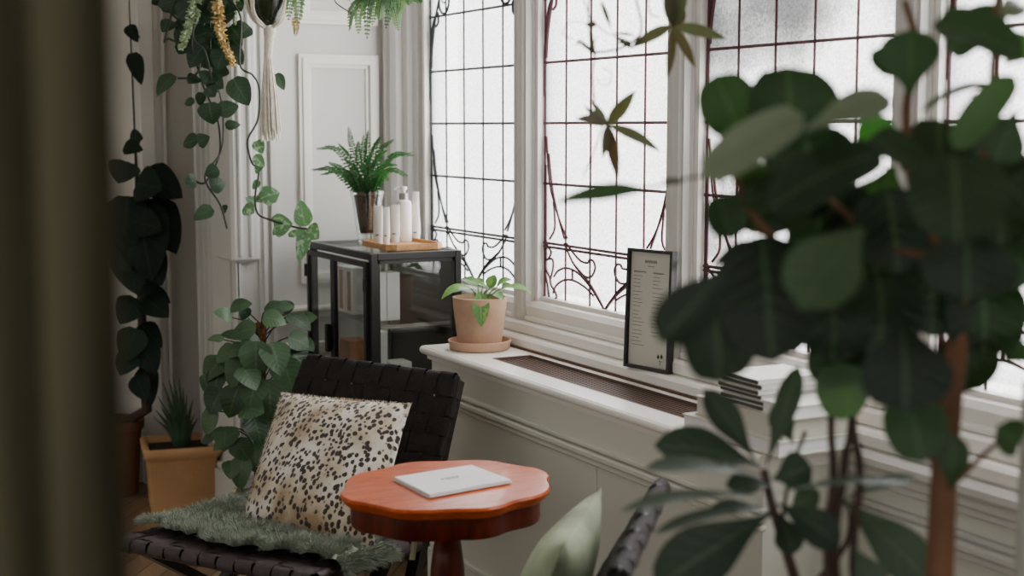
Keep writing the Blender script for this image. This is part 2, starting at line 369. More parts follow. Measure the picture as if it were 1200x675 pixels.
# bay end wall with its panel
w = MB(); w.box((XB-.42, 1.57, 0), (XB, 2.5, 2.75))
struct('wall_end', w, M['paint'], smooth=False, label='pale grey painted panelled end wall of the window bay')
def frame_mould(mb, y0, y1, z0, z1, x, w_=.05):
    for o, i, h in ((0, .014, .014), (.014, .036, .02), (.036, w_, .007)):
        mb.box((x-.01, y0+o, z0+o), (x+h, y0+i, z1-o)); mb.box((x-.01, y1-i, z0+o), (x+h, y1-o, z1-o))
        mb.box((x-.01, y0+i, z0+o), (x+h, y1-i, z0+i)); mb.box((x-.01, y0+i, z1-i), (x+h, y1-i, z1-o))
t = MB(); frame_mould(t, 1.828, 2.15, .905, 1.772, XB); frame_mould(t, 1.828, 2.15, 1.885, 2.6, XB)
struct('trim_1', t, M['paint_sill'], smooth=False, label='raised rectangular panel moulding on the bay end wall')  # lighter paint stands in for window light on the bevels
t = MB()
t.prism([(XB-.01, .78), (XB+.03, .785), (XB+.045, .80), (XB+.045, .812), (XB+.02, .822), (XB-.01, .825)], 1.725, 2.185, 'y') if False else None
t.box((XB-.01, 1.715, .80), (XB+.045, 2.19, .822), .006); t.box((XB-.01, 1.715, .775), (XB+.022, 2.19, .80)); t.box((XB-.01, 1.715, .655), (XB+.02, 2.19, .68), .005); t.box((XB-.01, 1.715, .635), (XB+.01, 2.19, .655))
struct('trim_2', t, M['paint_sill'], smooth=False, label='pale dado rail along the bay end wall')
t = MB(); t.box((XB-.01, 1.72, 0), (XB+.025, 2.19, .17)); t.box((XB-.01, 1.72, .17), (XB+.015, 2.19, .2)); struct('baseboard_end', t, M['paint'], smooth=False)
# pilaster on the corner of the bay
t = MB()
for y0, y1, d in ((1.57, 1.585, .03), (1.585, 1.6, .014), (1.66, 1.675, .012), (1.675, 1.69, .026), (1.69, 1.705, .014), (1.705, 1.722, .034)):
    t.box((XB-.01, y0, .2), (XB+d, y1, 2.75))
for x0, x1, d in ((XB-.02, XB+.03, .006), (XB-.05, XB-.03, .012), (XB-.32, XB-.3, .012), (XB-.36, XB-.345, .02), (XB-.42, XB-.385, .03)):
    t.box((x0, 1.575, .2), (x1, 1.57-d, 2.75))
struct('trim_3', t, M['paint'], smooth=False, label='moulded edges of the corner pilaster')
t = MB(); t.box((XB-.17, 1.545, 1.0), (XB+.05, 1.655, 2.75), .012)
t.box((XB+.045, 1.57, 1.02), (XB+.062, 1.585, 2.75), .005); t.box((XB+.045, 1.61, 1.02), (XB+.062, 1.625, 2.75), .005)
struct('trim_4', t, M['paint'], smooth=False, label='raised square block of the corner pilaster ending above a plain base')
t = MB(); t.box((XB-.42, 1.525, 0), (XB+.045, 1.725, .05), .006); t.box((XB-.42, 1.54, .05), (XB+.035, 1.722, .17)); t.box((XB-.42, 1.548, .17), (XB+.025, 1.72, .195), .008)
struct('baseboard_pilaster', t, M['paint'], smooth=False)
# deeper recess to the left
XR = -5.98
w = MB(); w.box((XR-.12, -2.6, 0), (XR, 2.5, 2.75)); w.box((XR, 2.38, 0), (XB-.42, 2.5, 2.75)); struct('wall_left', w, M['paint_wall'], smooth=False, label='shaded grey wall of the recess beyond the bay')
t = MB()
for y0, y1, d in ((1.395, 1.50, .05), (1.42, 1.475, .065), (1.50, 1.515, .03), (1.515, 1.528, .045), (1.0, 1.02, .03)): t.box((XR-.01, y0, 0), (XR+d, y1, 2.75))
struct('trim_5', t, M['paint_sill'], smooth=False, label='tall upright door casing on the recess wall')
t = MB(); t.box((XR-.01, 1.28, 0), (XR+.02, 1.57, .14)); struct('baseboard_recess', t, M['paint'], smooth=False)
# wall below, above and beside the windows
w = MB(); w.box((XB, YW, 0), (1.2, 2.36, .79)); struct('wall_window', w, M['paint_cover'], smooth=False, label='grey panelled wall below the leaded windows')
w = MB(); w.box((XB, YW+.03, 2.42), (1.2, 2.36, 2.75)); w.box((-1.4, YW+.02, .79), (1.2, 2.36, 2.42)); struct('wall_upper', w, M['paint'], smooth=False)
# window ledge: nosing in steps
t = MB()
t.box((XB+.01, 2.15, .79), (1.2, 2.36, .828), .008)
t.box((XB+.01, 2.19, .828), (1.2, 2.36, .866), .006)
struct('trim_6', t, M['paint_sill'], smooth=False, label='stepped white window ledge')
t = MB()
t.box((-2.43, 2.125, .752), (1.2, 2.2, .79), .012); t.box((-2.43, 2.15, .725), (1.2, 2.2, .752), .006); t.box((-2.43, 2.165, .705), (1.2, 2.2, .725), .004)
t.box((-2.43, 2.165, .61), (1.2, 2.2, .628), .004); t.box((-2.43, 2.155, .628), (1.2, 2.2, .65), .006); t.box((-2.43, 2.172, .65), (1.2, 2.2, .664), .004)
struct('trim_7', t, M['paint'], smooth=False, label='moulded rail under the right hand windows')
t = MB(); t.box((-2.43, 2.165, 0), (1.2, 2.2, .15)); struct('baseboard_window', t, M['paint'], smooth=False)
# mullions
def mullion(i, g):     # g = left glass edge of the window on its right
    pts = [(-.145, 2.34), (-.145, 2.275), (-.125, 2.27), (-.125, 2.25), (-.118, 2.24), (-.112, 2.225), (-.1, 2.215), (-.088, 2.222), (-.08, 2.215), (-.06, 2.213), (-.045, 2.215), (-.038, 2.224), (-.03, 2.222), (-.026, 2.24), (-.018, 2.244), (-.018, 2.262), (-.008, 2.265), (0, 2.275), (0, 2.34)]
    m = MB().prism([(g+a, b) for a, b in pts], .866, 2.45, 'z')
    struct('trim_%d' % i, m, M['paint'], smooth=False, label='fluted white window mullion')
GL = [-4.93, -4.05, -3.16, -2.285]; GW = .738
for i, g in enumerate(GL[1:]): mullion(8+i, g)
mullion(11, GL[3]+.88)
j = MB()
j.prism([(XB-.01, 2.34), (XB-.01, 2.19), (-5.13, 2.165), (-5.10, 2.16), (-5.09, 2.175), (-5.07, 2.17), (-5.05, 2.185), (-5.045, 2.21), (-5.01, 2.215), (-5.005, 2.235), (-4.975, 2.24), (-4.97, 2.262), (-4.94, 2.265), (-4.93, 2.275), (-4.93, 2.34)], .866, 2.45, 'z')
struct('trim_12', j, M['paint'], smooth=False, label='moulded white jamb at the left end of the windows')
# leaded lights
def Q(x, y): p = ony(480+x/3, 180+y/3, 2.282); return (p.x+4.05, p.z)
CX = Q(693, 550)[0]
TR = [[(497, 0), (508, 110), (525, 200), (552, 300)], [(489, -60), (500, 100), (520, 185), (540, 250), (562, 298)],
      [(487, 40), (487, 250), (486, 305)], [(514, 170), (518, 260), (500, 300)],
      [(552, 315), (580, 380), (612, 422), (640, 436), (655, 420), (660, 398), (653, 377), (640, 374), (633, 384), (608, 376), (580, 345), (560, 316)],
      [(588, 392), (640, 455), (675, 515), (693, 555)], [(515, 432), (530, 412), (560, 402), (600, 420), (650, 478), (693, 552)],
      [(512, 490), (522, 465), (550, 445), (585, 446), (625, 470), (655, 500)], [(580, 406), (580, 444)],
      [(486, 318), (505, 345), (495, 370), (486, 378), (488, 408), (500, 435), (505, 462), (520, 488), (524, 505), (516, 520)],
      [(495, 370), (510, 372), (512, 400), (503, 440)], [(484, 300), (492, 320), (486, 345)], [(488, 345), (486, 420), (494, 470), (498, 515)]]
def came(g, mirror_all=True):
    c = MB(); y = 2.274; r = .0048
    def T(pts, rr=r): c.tube([(g+u, y, z) for u, z in pts], rr, 5, flat=1.)
    for z in (1.124, 1.317, 1.512, 1.705, 1.907, 2.1, 2.29): T([(0, z), (GW, z)], .0045)
    T([(0, 1.112), (GW, 1.112)], .0045)
    for u in (.141, .291, .441, .592):
        T([(u, .945), (u, 1.3), (u+.002*R.uniform(-1, 1), 1.7), (u, 2.42)], .0036)
    T([(.006, .945), (.006, 2.42)], .004); T([(GW-.006, .945), (GW-.006, 2.42)], .004)
    for pl in TR:
        q = [Q(*p) for p in pl]; q = [(max(.004, u), max(.942, z)) for u, z in q]
        cv = [(p.x, p.y) for p in curve([V((u, z, 0)) for u, z in q], 4)]
        T(cv, .0040); T([(min(GW-.003, 2*CX-u), z) for u, z in cv], .0040)
    # curls at the head
    for sg in (0, 1):
        M_ = (lambda u: u) if sg == 0 else (lambda u: GW-u)
        ring = [(M_(.125+.042*math.cos(a)), 1.955+.042*math.sin(a)) for a in [i*PI/8 for i in range(17)]]
        T(ring); T([(M_(.125+.02*math.cos(a)), 1.972+.02*math.sin(a)) for a in [i*PI/6 for i in range(13)]], .003)
        T([(M_(u), z) for u, z in [(p.x, p.y) for p in curve([V((.012, 1.72, 0)), V((.022, 1.80, 0)), V((.05, 1.9, 0)), V((.075, 1.95, 0)), (.09, 1.985, 0)], 4)]])
        T([(M_(u), z) for u, z in [(p.x, p.y) for p in curve([V((.004, 1.6, 0)), V((.008, 1.78, 0)), V((.03, 1.88, 0)), V((.07, 1.92, 0)), (.075, 1.885, 0), (.055, 1.87, 0)], 4)]])
    return c
WL = ['leaded window beside the glass cabinet', 'leaded window behind the potted plant and framed menu', 'leaded window behind the top of the fig', 'leaded window at the far right behind fig leaves']
for i, g in enumerate(GL):
    s_ = MB(); x0, x1 = g-.03, g+GW+.03
    s_.box((x0, 2.215, .866), (x1, 2.36, .885), .005)
    s_.prism([(2.225, .885), (2.225, .915), (2.24, .93), (2.262, .933), (2.262, .945), (2.275, .948), (2.36, .948), (2.36, .885)], x0, x1, 'x')
    s_.box((g-.02, 2.25, .93), (g+.0, 2.34, 2.42)); s_.box((g+GW, 2.25, .93), (g+GW+.02, 2.34, 2.42)); s_.box((g-.02, 2.25, 2.4), (g+GW+.02, 2.34, 2.44))
    wd = struct('window_%d' % (i+1), s_, M['paint_sill'], smooth=False, label=WL[i])
    p = MB().box((g-.01, 2.28, .93), (g+GW+.01, 2.286, 2.42)); p.build('glass_pane', M['pane_outside_grey'] if i == 2 else M['pane'], wd, smooth=False)
    came(g).build('lead_came', M['came_g'] if i == 0 else M['came_r'], wd)
# casement stay on the first window
# ---------------------------------------------------------------- radiator cover
X0, X1, YF, HT = -4.185, -2.43, 1.925, .79
rc = empty('radiator_cover', (-3.3, 2.06, 0), 'long pale grey boxed radiator cover under the leaded windows', 'radiator cover')
b_ = MB(); b_.box((X0+.01, YF, 0), (X1-.01, 2.189, .752)); b_.build('casing', M['paint_cover'], rc, smooth=False)
a0 = onz(574, 420, HT); a1 = onz(630, 416.5, HT); gx0, gx1 = -3.855, -2.62
gy0, gy1 = 1.985, 2.115
tp = MB()
for (xa, xb2, ya, yb) in ((X0-.012, X1+.012, 1.9, gy0), (X0-.012, X1+.012, gy1, 2.149), (X0-.012, gx0, gy0, gy1), (gx1, X1+.012, gy0, gy1)):
    tp.box((xa, ya, .764), (xb2, yb, HT))
tp.tube([(X0-.011, 1.902, .777), (X1+.0105, 1.902, .777)], .0122, 10); tp.tube([(X0-.01, 1.902, .777), (X0-.01, 2.149, .777)], .0125, 10)
tp.box((X0+.0, 1.913, .748), (X1, 2.15, .765))
tp.build('top_board', M['paint_sill'], rc)
mo = MB()
for z, h, d in ((.612, .014, .012), (.63, .018, .02), (.652, .014, .012)):
    mo.box((X0+.005, YF-d, z), (X1-.005, YF+.01, z+h), .004)
mo.box((X0+.005, YF-.018, 0), (X1-.005, YF+.01, .12)); mo.box((X0+.005, YF-.012, .12), (X1-.005, YF+.01, .14), .005)
for xx in (-4.06, -3.15): mo.box((xx, YF-.006, .14), (xx+.012, YF+.01, .61))
mo.build('moulding', M['paint_cover'], rc, smooth=False)
gr = MB(); gr.box((gx0, gy0, .74), (gx1, gy1, .757)); gv = gr.build('grille_tray', M['grille_dark'], rc, smooth=False)
sl = MB()
for k in range(9): y = gy0+.008+k*(gy1-gy0-.016)/8; sl.box((gx0, y-.0025, .772), (gx1, y+.0025, .783))
sl.box((gx0, gy0-.002, .757), (gx1, gy0+.003, .7915)); sl.box((gx0, gy1-.003, .757), (gx1, gy1+.002, .7915)); sl.box((gx0-.002, gy0, .757), (gx0+.004, gy1, .7915)); sl.box((gx1-.004, gy0, .757), (gx1+.002, gy1, .7915))
sl.build('grille', M['grille'], rc, smooth=False)
# dark joint between cover and window ledge
j = MB(); j.box((X0, 2.144, .789), (X1, 2.152, .795)); j.build('joint_strip', mat('joint_brown', rgb(96, 66, 48), .7), rc, smooth=False)

# ================================================================ GLASS CABINET
CX0, CX1, CY0, CY1, CH = -5.0, -4.4, 1.808, 2.145, 1.078
cb = empty('display_cabinet', ((CX0+CX1)/2, (CY0+CY1)/2, 0), 'black metal framed glass display cabinet standing in the bay corner', 'cabinet')
f = MB(); k = .024
for x in (CX0, CX1-k):
    for y in (CY0, CY1-k): f.box((x, y, 0), (x+k, y+k, CH), .002)
for z in (.06, CH-k):
    for y in (CY0, CY1-k): f.box((CX0+k, y, z), (CX1-k, y+k, z+k), .002)
    for x in (CX0, CX1-k): f.box((x, CY0+k, z), (x+k, CY1-k, z+k), .002)
f.box((CX1-.018, CY0+k, CH-k-.012), (CX1-.006, CY1-k, CH-k)); f.box((CX1-.018, CY0+k, .084), (CX1-.006, CY0+k+.01, CH-k)); f.box((CX1-.018, CY1-k-.01, .084), (CX1-.006, CY1-k, CH-k))
f.build('frame', M['black_metal'], cb, smooth=False)
MB().box((CX0+k, CY1-.016, .084), (CX1-k, CY1-.006, CH-k)).build('back_panel', M['black_metal'], cb, smooth=False)
MB().box((CX0+k, CY0+k, .06), (CX1-k, CY1-k, .075)).build('bottom_panel', M['black_metal'], cb, smooth=False)
MB().box((CX0+.008, CY0+.008, CH-.006), (CX1-.008, CY1-.008, CH+.001)).build('top_glass', M['clear'], cb, smooth=False)
MB().box((CX1-.013, CY0+k, .084), (CX1-.008, CY1-k, CH-k)).build('side_glass', M['clear'], cb, smooth=False)
MB().box((CX0+.008, CY0+k, .084), (CX0+.013, CY1-k, CH-k)).build('side_glass', M['clear'], cb, smooth=False)
SH1, SH2 = .834, .62
for z in (SH1, SH2, .36):
    s_ = MB().box((CX0+k, CY0+k+.012, z-.008), (CX1-.016, CY1-.018, z)).build('shelf', M['clear'], cb, smooth=False)
    e = MB(); e.box((CX1-.022, CY0+k, z-.014), (CX1-.014, CY1-k, z-.002)); e.build('shelf_edge', M['silver'], s_, smooth=False)
xm = -4.735
for xa, xb2, hs in ((CX0+.002, xm-.001, 1), (xm+.001, CX1-.026, 0)):
    d = MB(); q = .018
    d.box((xa, CY0-.012, .07), (xa+q, CY0+.002, CH-.03)); d.box((xb2-q, CY0-.012, .07), (xb2, CY0+.002, CH-.03))
    d.box((xa+q, CY0-.012, .07), (xb2-q, CY0+.002, .07+q)); d.box((xa+q, CY0-.012, CH-.03-q), (xb2-q, CY0+.002, CH-.03))
    dd = d.build('door', M['black_metal'], cb, smooth=False)
    MB().box((xa+q, CY0-.007, .07+q), (xb2-q, CY0-.003, CH-.03-q)).build('pane', M['clear'], dd, smooth=False)
    xx = xa-.002 if hs else xb2
    for z in (.2, .95): MB().tube([(xx, CY0-.014, z), (xx, CY0-.014, z+.045)], .007, 8).build('hinge', M['black_metal'], dd)
    if hs: MB().box((xb2-.036, CY0-.03, .70), (xb2-.012, CY0-.012, .80), .003).build('handle', M['black_metal'], dd, smooth=False)
# cartons on the shelves
def carton(x0, x1, y0, y1, z, h, label, spine, rot=0):
    o = empty('product_box', ((x0+x1)/2, (y0+y1)/2, z), label, 'box', 'cartons inside the glass cabinet')
    MB().box((x0, y0, z), (x1, y1, z+h), .0015).build('carton', M['carton'] if not spine == 2 else M['carton_or'], o, smooth=False)
    if spine == 1:
        w_ = (x1-x0); MB().box((x0+w_*.3, y0-.0012, z+.012), (x1-w_*.25, y0+.002, z+h-.012)).build('brown_stripe', M['carton_or'], o, smooth=False)
    if spine == 2:
        MB().box((x0+.004, y0-.0012, z+.004), (x1-.004, y0+.002, z+h*.25)).build('brown_stripe', M['carton'], o, smooth=False)
    return o
carton(-4.845, -4.775, 1.858, 1.95, SH1+.0006, .165, 'white carton with a brown stripe at the far left of the upper cabinet shelf', 1)
carton(-4.768, -4.698, 1.858, 1.95, SH1+.0006, .165, 'middle white carton with a brown stripe on the upper cabinet shelf', 1)
carton(-4.57, -4.50, 1.856, 1.905, SH1+.0006, .168, 'white carton with a brown stripe by the front post on the upper cabinet shelf', 1)
carton(-4.57, -4.50, 1.907, 1.955, SH1+.0006, .166, 'plain white carton touching the striped one by the front post', 0)
carton(-4.555, -4.49, 1.862, 1.902, SH2+.0006, .178, 'tall white carton with a brown stripe on the lower cabinet shelf', 1)
carton(-4.55, -4.47, 1.91, 1.985, SH2+.0006, .07, 'low white carton lying on the lower cabinet shelf', 0)
carton(-4.80, -4.69, 1.845, 1.92, SH2+.0006, .12, 'small orange brown carton on the lower cabinet shelf behind the door', 2)

# ---------------------------------------------------------------- on the cabinet: tray, bottles, fern
TZ = CH+.001
tc = V((-4.60, 2.0, TZ))
t = MB(); tx0, tx1, ty0, ty1 = -4.735, -4.465, 1.90, 2.115; c_ = .03
poly = [(tx0+c_, ty0), (tx1-c_, ty0), (tx1, ty0+c_), (tx1, ty1-c_), (tx1-c_, ty1), (tx0+c_, ty1), (tx0, ty1-c_), (tx0, ty0+c_)]
t.prism(poly, TZ, TZ+.008, 'z')
n = len(poly); cxy = ((tx0+tx1)/2, (ty0+ty1)/2)
inn = [(cxy[0]+(a-cxy[0])*.95, cxy[1]+(b-cxy[1])*.94) for a, b in poly]
for i in range(n): t.prism([poly[i], poly[(i+1) % n], inn[(i+1) % n], inn[i]], TZ+.008, TZ+.02, 'z')
tag(t.build('wooden_tray', M['bamboo'], smooth=False), 'small light wooden tray with clipped corners on the glass cabinet', 'tray')
BZ = TZ+.0085
def fromtop(px, py, z): return onz(px, py, z)
def bottle_pump(px, py):
    p = onz(px, py, BZ); o = empty('pump_bottle', p, 'white pump bottle with silver collar, tallest on the wooden tray', 'bottle', 'toiletries on the wooden tray')
    MB().lathe([(.001, 0), (.027, 0), (.029, .004), (.029, .135), (.026, .146), (.016, .152), (.014, .156)], p, 24).build('bottle_body', M['white_plastic'], o)
    MB().lathe([(.0165, .152), (.0165, .175), (.001, .176)], p, 20).build('collar', M['silver'], o)
    h = MB().lathe([(.007, .172), (.007, .186), (.012, .187), (.012, .199), (.001, .2)], p, 14)
    h.tube([p+V((0, 0, .194)), p-RT*.02+V((0, 0, .194)), p-RT*.034+V((0, 0, .188))], .0045, 8)
    h.build('pump_head', M['white_plastic'], o)
def tube_bottle(px, py, r, h, m, label, capm, top=.95):
    p = onz(px, py, BZ); o = empty('cosmetic_tube', p, label, 'tube', 'toiletries on the wooden tray')
    MB().lathe([(.001, 0), (r*.86, 0), (r*.86, .022)], p, 20).build('cap', capm, o)
    mb = MB(); n = 20; vs = []
    prof = [(.022, 1.), (h*.3, 1.), (h*.7, top), (h*.97, top*.97), (h, top*.97)]
    for z, kx in prof:
        e = 1 - (z/h)*.85
        for k in range(n):
            a = 2*PI*k/n; vs.append(p+RT*(r*kx*math.cos(a))+V((-RT.y, RT.x, 0))*(r*e*math.sin(a))+V((0, 0, z)))
    m_ = len(prof)
    mb.add(vs, [(i*n+k, i*n+(k+1) % n, (i+1)*n+(k+1) % n, (i+1)*n+k) for i in range(m_-1) for k in range(n)]+[tuple(range(n))[::-1], tuple((m_-1)*n+k for k in range(n))])
    mb.build('tube_body', m, o)
    fw = V((FW.x, FW.y, 0)).normalized()
    l = MB(); l.box((-r*.5, -.0006, 0), (r*.2, .0006, .004), fr=Matrix.Translation(p+V((0, 0, .03))-fw*(r*.99)) @ Matrix.Rotation(math.atan2(RT.y, RT.x), 4, 'Z'))
    l.build('printed_mark', M['ink_dark'], o, smooth=False)
tube_bottle(443.5, 285.5, .018, .135, M['tube'], 'squat grey white tube nearest the fern on the tray', M['tube'])
tube_bottle(453, 286.5, .0125, .132, M['white_plastic'], 'slim glossy white tube between two wider tubes on the tray', M['white_plastic'])
tube_bottle(463, 284, .0185, .135, M['tube'], 'grey white tube in front of the pump bottle', M['tube'])
bottle_pump(473.5, 283)
tube_bottle(487.5, 282.5, .0165, .18, M['white_plastic'], 'tall slender white tube beside the pump bottle, nearest the window', M['white_plastic'], .72)

def frond(mb, st, pts, L0, nrm, n=26, rnd=None, taper=.75, dens=1.):
    cv = curve(pts, 8); m = len(cv); st.tube(cv, [.0022, .0008], 4, cap=False)
    tot = sum((cv[i+1]-cv[i]).length for i in range(m-1))
    rr = R.random() if rnd is None else rnd
    for k in range(n):
        t = (k+.5)/n; x = t*(m-1); i = min(int(x), m-2); p = cv[i].lerp(cv[i+1], x-i)
        ax = (cv[i+1]-cv[i]).normalized(); sd = ax.cross(nrm).normalized()
        ln = L0*(min(1, (t+.08)/.25))*(1-t**1.7)**.6*(1 if t < .98 else .5)+.003
        for sg in (-1, 1):
            q = p+(sd*sg*.95+ax*.45+nrm*R.uniform(-.2, .1)).normalized()*ln*R.uniform(.85, 1.1)
            mb.leaf(p, q, ln*.72/dens, nrm, 'lance', .1, .04, rnd=min(1, max(0, rr+R.uniform(-.2, .2))), n=2)
vb = onz(431, 281, TZ); vb.x = min(vb.x, -4.80); vb = V((-4.835, 1.975, TZ))
fn = empty('potted_fern', vb, 'bright green fern in a flared glass vase on the cabinet', 'potted plant')
prof = [(.001, .0), (.038, .0), (.04, .006), (.036, .018), (.04, .03), (.049, .09), (.056, .15), (.066, .19)]
prof2 = prof+[(.0635, .19), (.053, .15), (.046, .09), (.036, .032), (.001, .028)]
MB().lathe(prof2, vb, 32, caps=False).build('glass_vase', M['vase'], fn)
MB().lathe([(.001, .036), (.028, .036), (.037, .09), (.046, .148), (.05, .175), (.001, .182)], vb, 28).build('root_ball', M['soil'], fn)
fo = MB(); fs = MB()
dv = vb+V((0, 0, .165)); dd = 1.0
dF = (vb-EYE).dot(FW)
for (px, py, mx, my, dz) in [(364, 199, 392, 200, .0), (370, 174, 398, 178, .0), (385, 190, 402, 200, -.1), (408, 148, 414, 178, .0), (432, 152, 430, 180, .05), (446, 160, 438, 178, .03), (462, 163, 444, 180, -.05), (486, 182, 458, 184, .05), (484, 178, 452, 190, -.08), (478, 206, 455, 200, .08), (455, 212, 446, 203, .12), (466, 193, 446, 196, -.02), (420, 165, 420, 185, -.08), (396, 168, 410, 188, .08), (440, 172, 432, 190, .1), (375, 205, 400, 203, .12), (426, 158, 426, 185, -.03), (454, 176, 440, 190, .1), (404, 186, 414, 197, .12), (392, 196, 408, 203, .14), (412, 200, 418, 206, .13), (440, 204, 434, 205, .13)]:
    e = at(px, py, dF-dz); m_ = at(mx, my, dF-dz*.5)
    s0 = dv+RT*((px-426)/60*.02)
    frond(fo, fs, [s0, m_, e], .0185, V((0, -.3, .95))-FW*.75, n=25)
fs.build('stalks', M['stem'], fn); fo.build('fronds', M['fern'], fn)

# ---------------------------------------------------------------- terracotta pot on the radiator cover
pc = V((-4.045, 2.035, HT+.0006))
tp = empty('potted_peace_lily', pc, 'green leafy plant in a terracotta pot and saucer on the radiator cover', 'potted plant')
sc_ = MB().lathe([(.001, 0), (.09, 0), (.097, .006), (.102, .03), (.097, .031), (.09, .012), (.001, .01)], pc, 40); sc_.build('saucer', M['terracotta'], tp)
MB().lathe([(.001, .0125), (.066, .0125), (.07, .016), (.084, .128), (.0848, .13), (.087, .168), (.082, .169), (.08, .146), (.001, .138)], pc, 40).build('pot', M['terracotta'], tp)
MB().lathe([(.079, .147), (.06, .153), (.03, .155), (.001, .156)], pc, 24, caps=False).build('soil', M['soil'], tp)
lf = MB(); st = MB(); dP = (pc+V((0, 0, .15))-EYE).dot(FW)
c0 = pc+V((0, 0, .145))
for (bx, by, tx, ty, wd, dz, arch, rn) in [(552, 338, 517, 351, 12, .06, .2, .8), (563, 342, 564, 383, 15, .1, .06, .4), (590, 337, 624, 345, 9, -.02, .15, .8), (560, 336, 540, 327, 12, -.02, .15, .3), (574, 338, 580, 322, 11, -.03, .1, .2), (582, 337, 600, 328, 10, .03, .2, .5), (556, 342, 532, 343, 9, .02, .2, .9), (566, 335, 556, 326, 9, -.06, .1, .5), (588, 338, 601, 334, 9, -.05, .15, .3), (570, 340, 560, 333, 10, .05, .2, .4), (578, 345, 590, 352, 9, .07, .2, .6)]:
    b = at(bx, by, dP-dz*.6); t_ = at(tx, ty, dP-dz)
    r0 = c0+(b-c0)*.25; r0.z = c0.z
    st.tube(curve([r0, (r0+b)/2+V((0, 0, .01)), b], 4), [.003, .002], 5)
    lf.leaf(b, t_, wd*1.35*dP/FPX, V((0, 0, 1))-FW*.5, 'lance', .18, arch, rn)
st.build('stalks', M['lily'], tp); lf.build('leaves', M['lily'], tp)

# ---------------------------------------------------------------- framed menu on the ledge
zf = .829
BL = V((-3.355, 2.158, zf)); BR = V((-3.182, 2.192, zf)); wdir = (BR-BL).normalized(); Wm = (BR-BL).length
back = V((-wdir.y, wdir.x, 0)); hd = (V((0, 0, 1))*.998+back*.035).normalized(); nn = wdir.cross(hd)   # nn points to the room
if nn.y > 0: nn = -nn
Hm = .335
fm = empty('framed_menu', (BL+BR)/2, 'black framed printed menu leaning on the window ledge', 'picture frame')
MF = Matrix(((wdir.x, hd.x, nn.x, BL.x), (wdir.y, hd.y, nn.y, BL.y), (wdir.z, hd.z, nn.z, BL.z), (0, 0, 0, 1)))
f = MB(); fw_ = .009
f.box((0, 0, 0), (fw_, Hm, .02), fr=MF); f.box((Wm-fw_, 0, 0), (Wm, Hm, .02), fr=MF); f.box((fw_, 0, 0), (Wm-fw_, fw_, .02), fr=MF); f.box((fw_, Hm-fw_, 0), (Wm-fw_, Hm, .02), fr=MF)
f.build('frame', M['black_wood'], fm, smooth=False)
pg = MB().box((fw_, fw_, .004), (Wm-fw_, Hm-fw_, .010), fr=MF).build('menu_page', M['paper2'], fm, smooth=False)
ik = MB()
def line(x, y, l, h=.0018): ik.box((x*Wm, y*Hm, .0102), ((x+l)*Wm, y*Hm+h, .0108), fr=MF)
for k in range(6): line(.36+k*.045, .885, .032, .008)
line(.42, .855, .14, .002)
y = .80
for k in range(23):
    if k in (5, 11, 17): y -= .012; continue
    line(.12, y, R.uniform(.12, .27)); 
    if k < 20: line(.55, y, R.uniform(.1, .24))
    if k == 0: line(.12, y+.004, .27, .003); line(.55, y+.004, .24, .003)
    y -= .03
ik.build('printed_text', M['ink'], pg, smooth=False)
il = MB()
for dx, dy, a in ((.72, .105, .5), (.8, .11, -.4)):
    il.leaf(MF @ V((dx*Wm, dy*Hm, .011)), MF @ V((dx*Wm+.003*a, dy*Hm+.013, .011)), .009, nn, 'ovate', 0, 0)
il.box((.74*Wm, .085*Hm, .0102), (.77*Wm, .09*Hm, .0108), fr=MF); il.box((.765*Wm, .055*Hm, .0102), (.772*Wm, .09*Hm, .0108), fr=MF); il.box((.79*Wm, .085*Hm, .0102), (.82*Wm, .089*Hm, .0108), fr=MF)
il.build('printed_motif', M['ink_dark'], pg, smooth=False)

# ---------------------------------------------------------------- books and magazines on the cover
def slab(name, cx, cy, z, w_, d_, h, rot, label, cat, group, cover, pages):
    o = empty(name, (cx, cy, z), label, cat, group)
    fr = Matrix.Translation((cx, cy, z)) @ Matrix.Rotation(rot, 4, 'Z')
    t_ = min(.004, h*.18); m = MB()
    m.box((-w_/2, -d_/2, 0), (w_/2, d_/2, t_), fr=fr); m.box((-w_/2, -d_/2, h-t_), (w_/2, d_/2, h), fr=fr); m.box((-w_/2, d_/2-t_, t_), (w_/2, d_/2, h-t_), fr=fr)
    m.build('cover', cover, o, smooth=False)
    if name == 'magazine': MB().box((-w_/2, -d_/2-.001, t_*.9), (w_/2, -d_/2+.002, h-t_*.9), fr=fr).build('spine', M['magcover'], o, smooth=False)
    MB().box((-w_/2+.003, -d_/2+.003, t_), (w_/2-.003, d_/2-t_, h-t_), fr=fr).build('pages', pages, o, smooth=False)
bz = HT+.0024
BX, BY = -2.555, 2.025
slab('book', BX, BY, bz, .36, .225, .034, .0, 'large white hardback lying on the radiator cover, bottom of the book pile', 'book', 'books piled at the end of the radiator cover', M['magpale'], M['paper']); bz += .0342
slab('book', BX+.005, BY+.008, bz, .325, .2, .045, .0, 'thick beige hardback on the large white book', 'book', 'books piled at the end of the radiator cover', M['beige'], M['paper2']); bz += .0452
slab('book', BX+.132, BY+.01, bz, .1, .19, .03, .0, 'small white hardback beside the magazines on top of the beige book', 'book', 'books piled at the end of the radiator cover', M['magpale'], M['paper'])
ordn = ['lowest', 'second', 'third', 'fourth', 'fifth', 'topmost']
for k in range(6):
    slab('magazine', BX-.005+R.uniform(-.006, .006), BY+.015+R.uniform(-.006, .006), bz, .15, .185, .0112, R.uniform(-.03, .03), '%s of the thin dark magazines stacked on the beige book' % ordn[k] if k in (0, 5) else '%s thin dark magazine from the bottom of the stack on the beige book' % ordn[k], 'magazine', 'magazines on the beige book', M['magpale'], M['paper']); bz += .0118

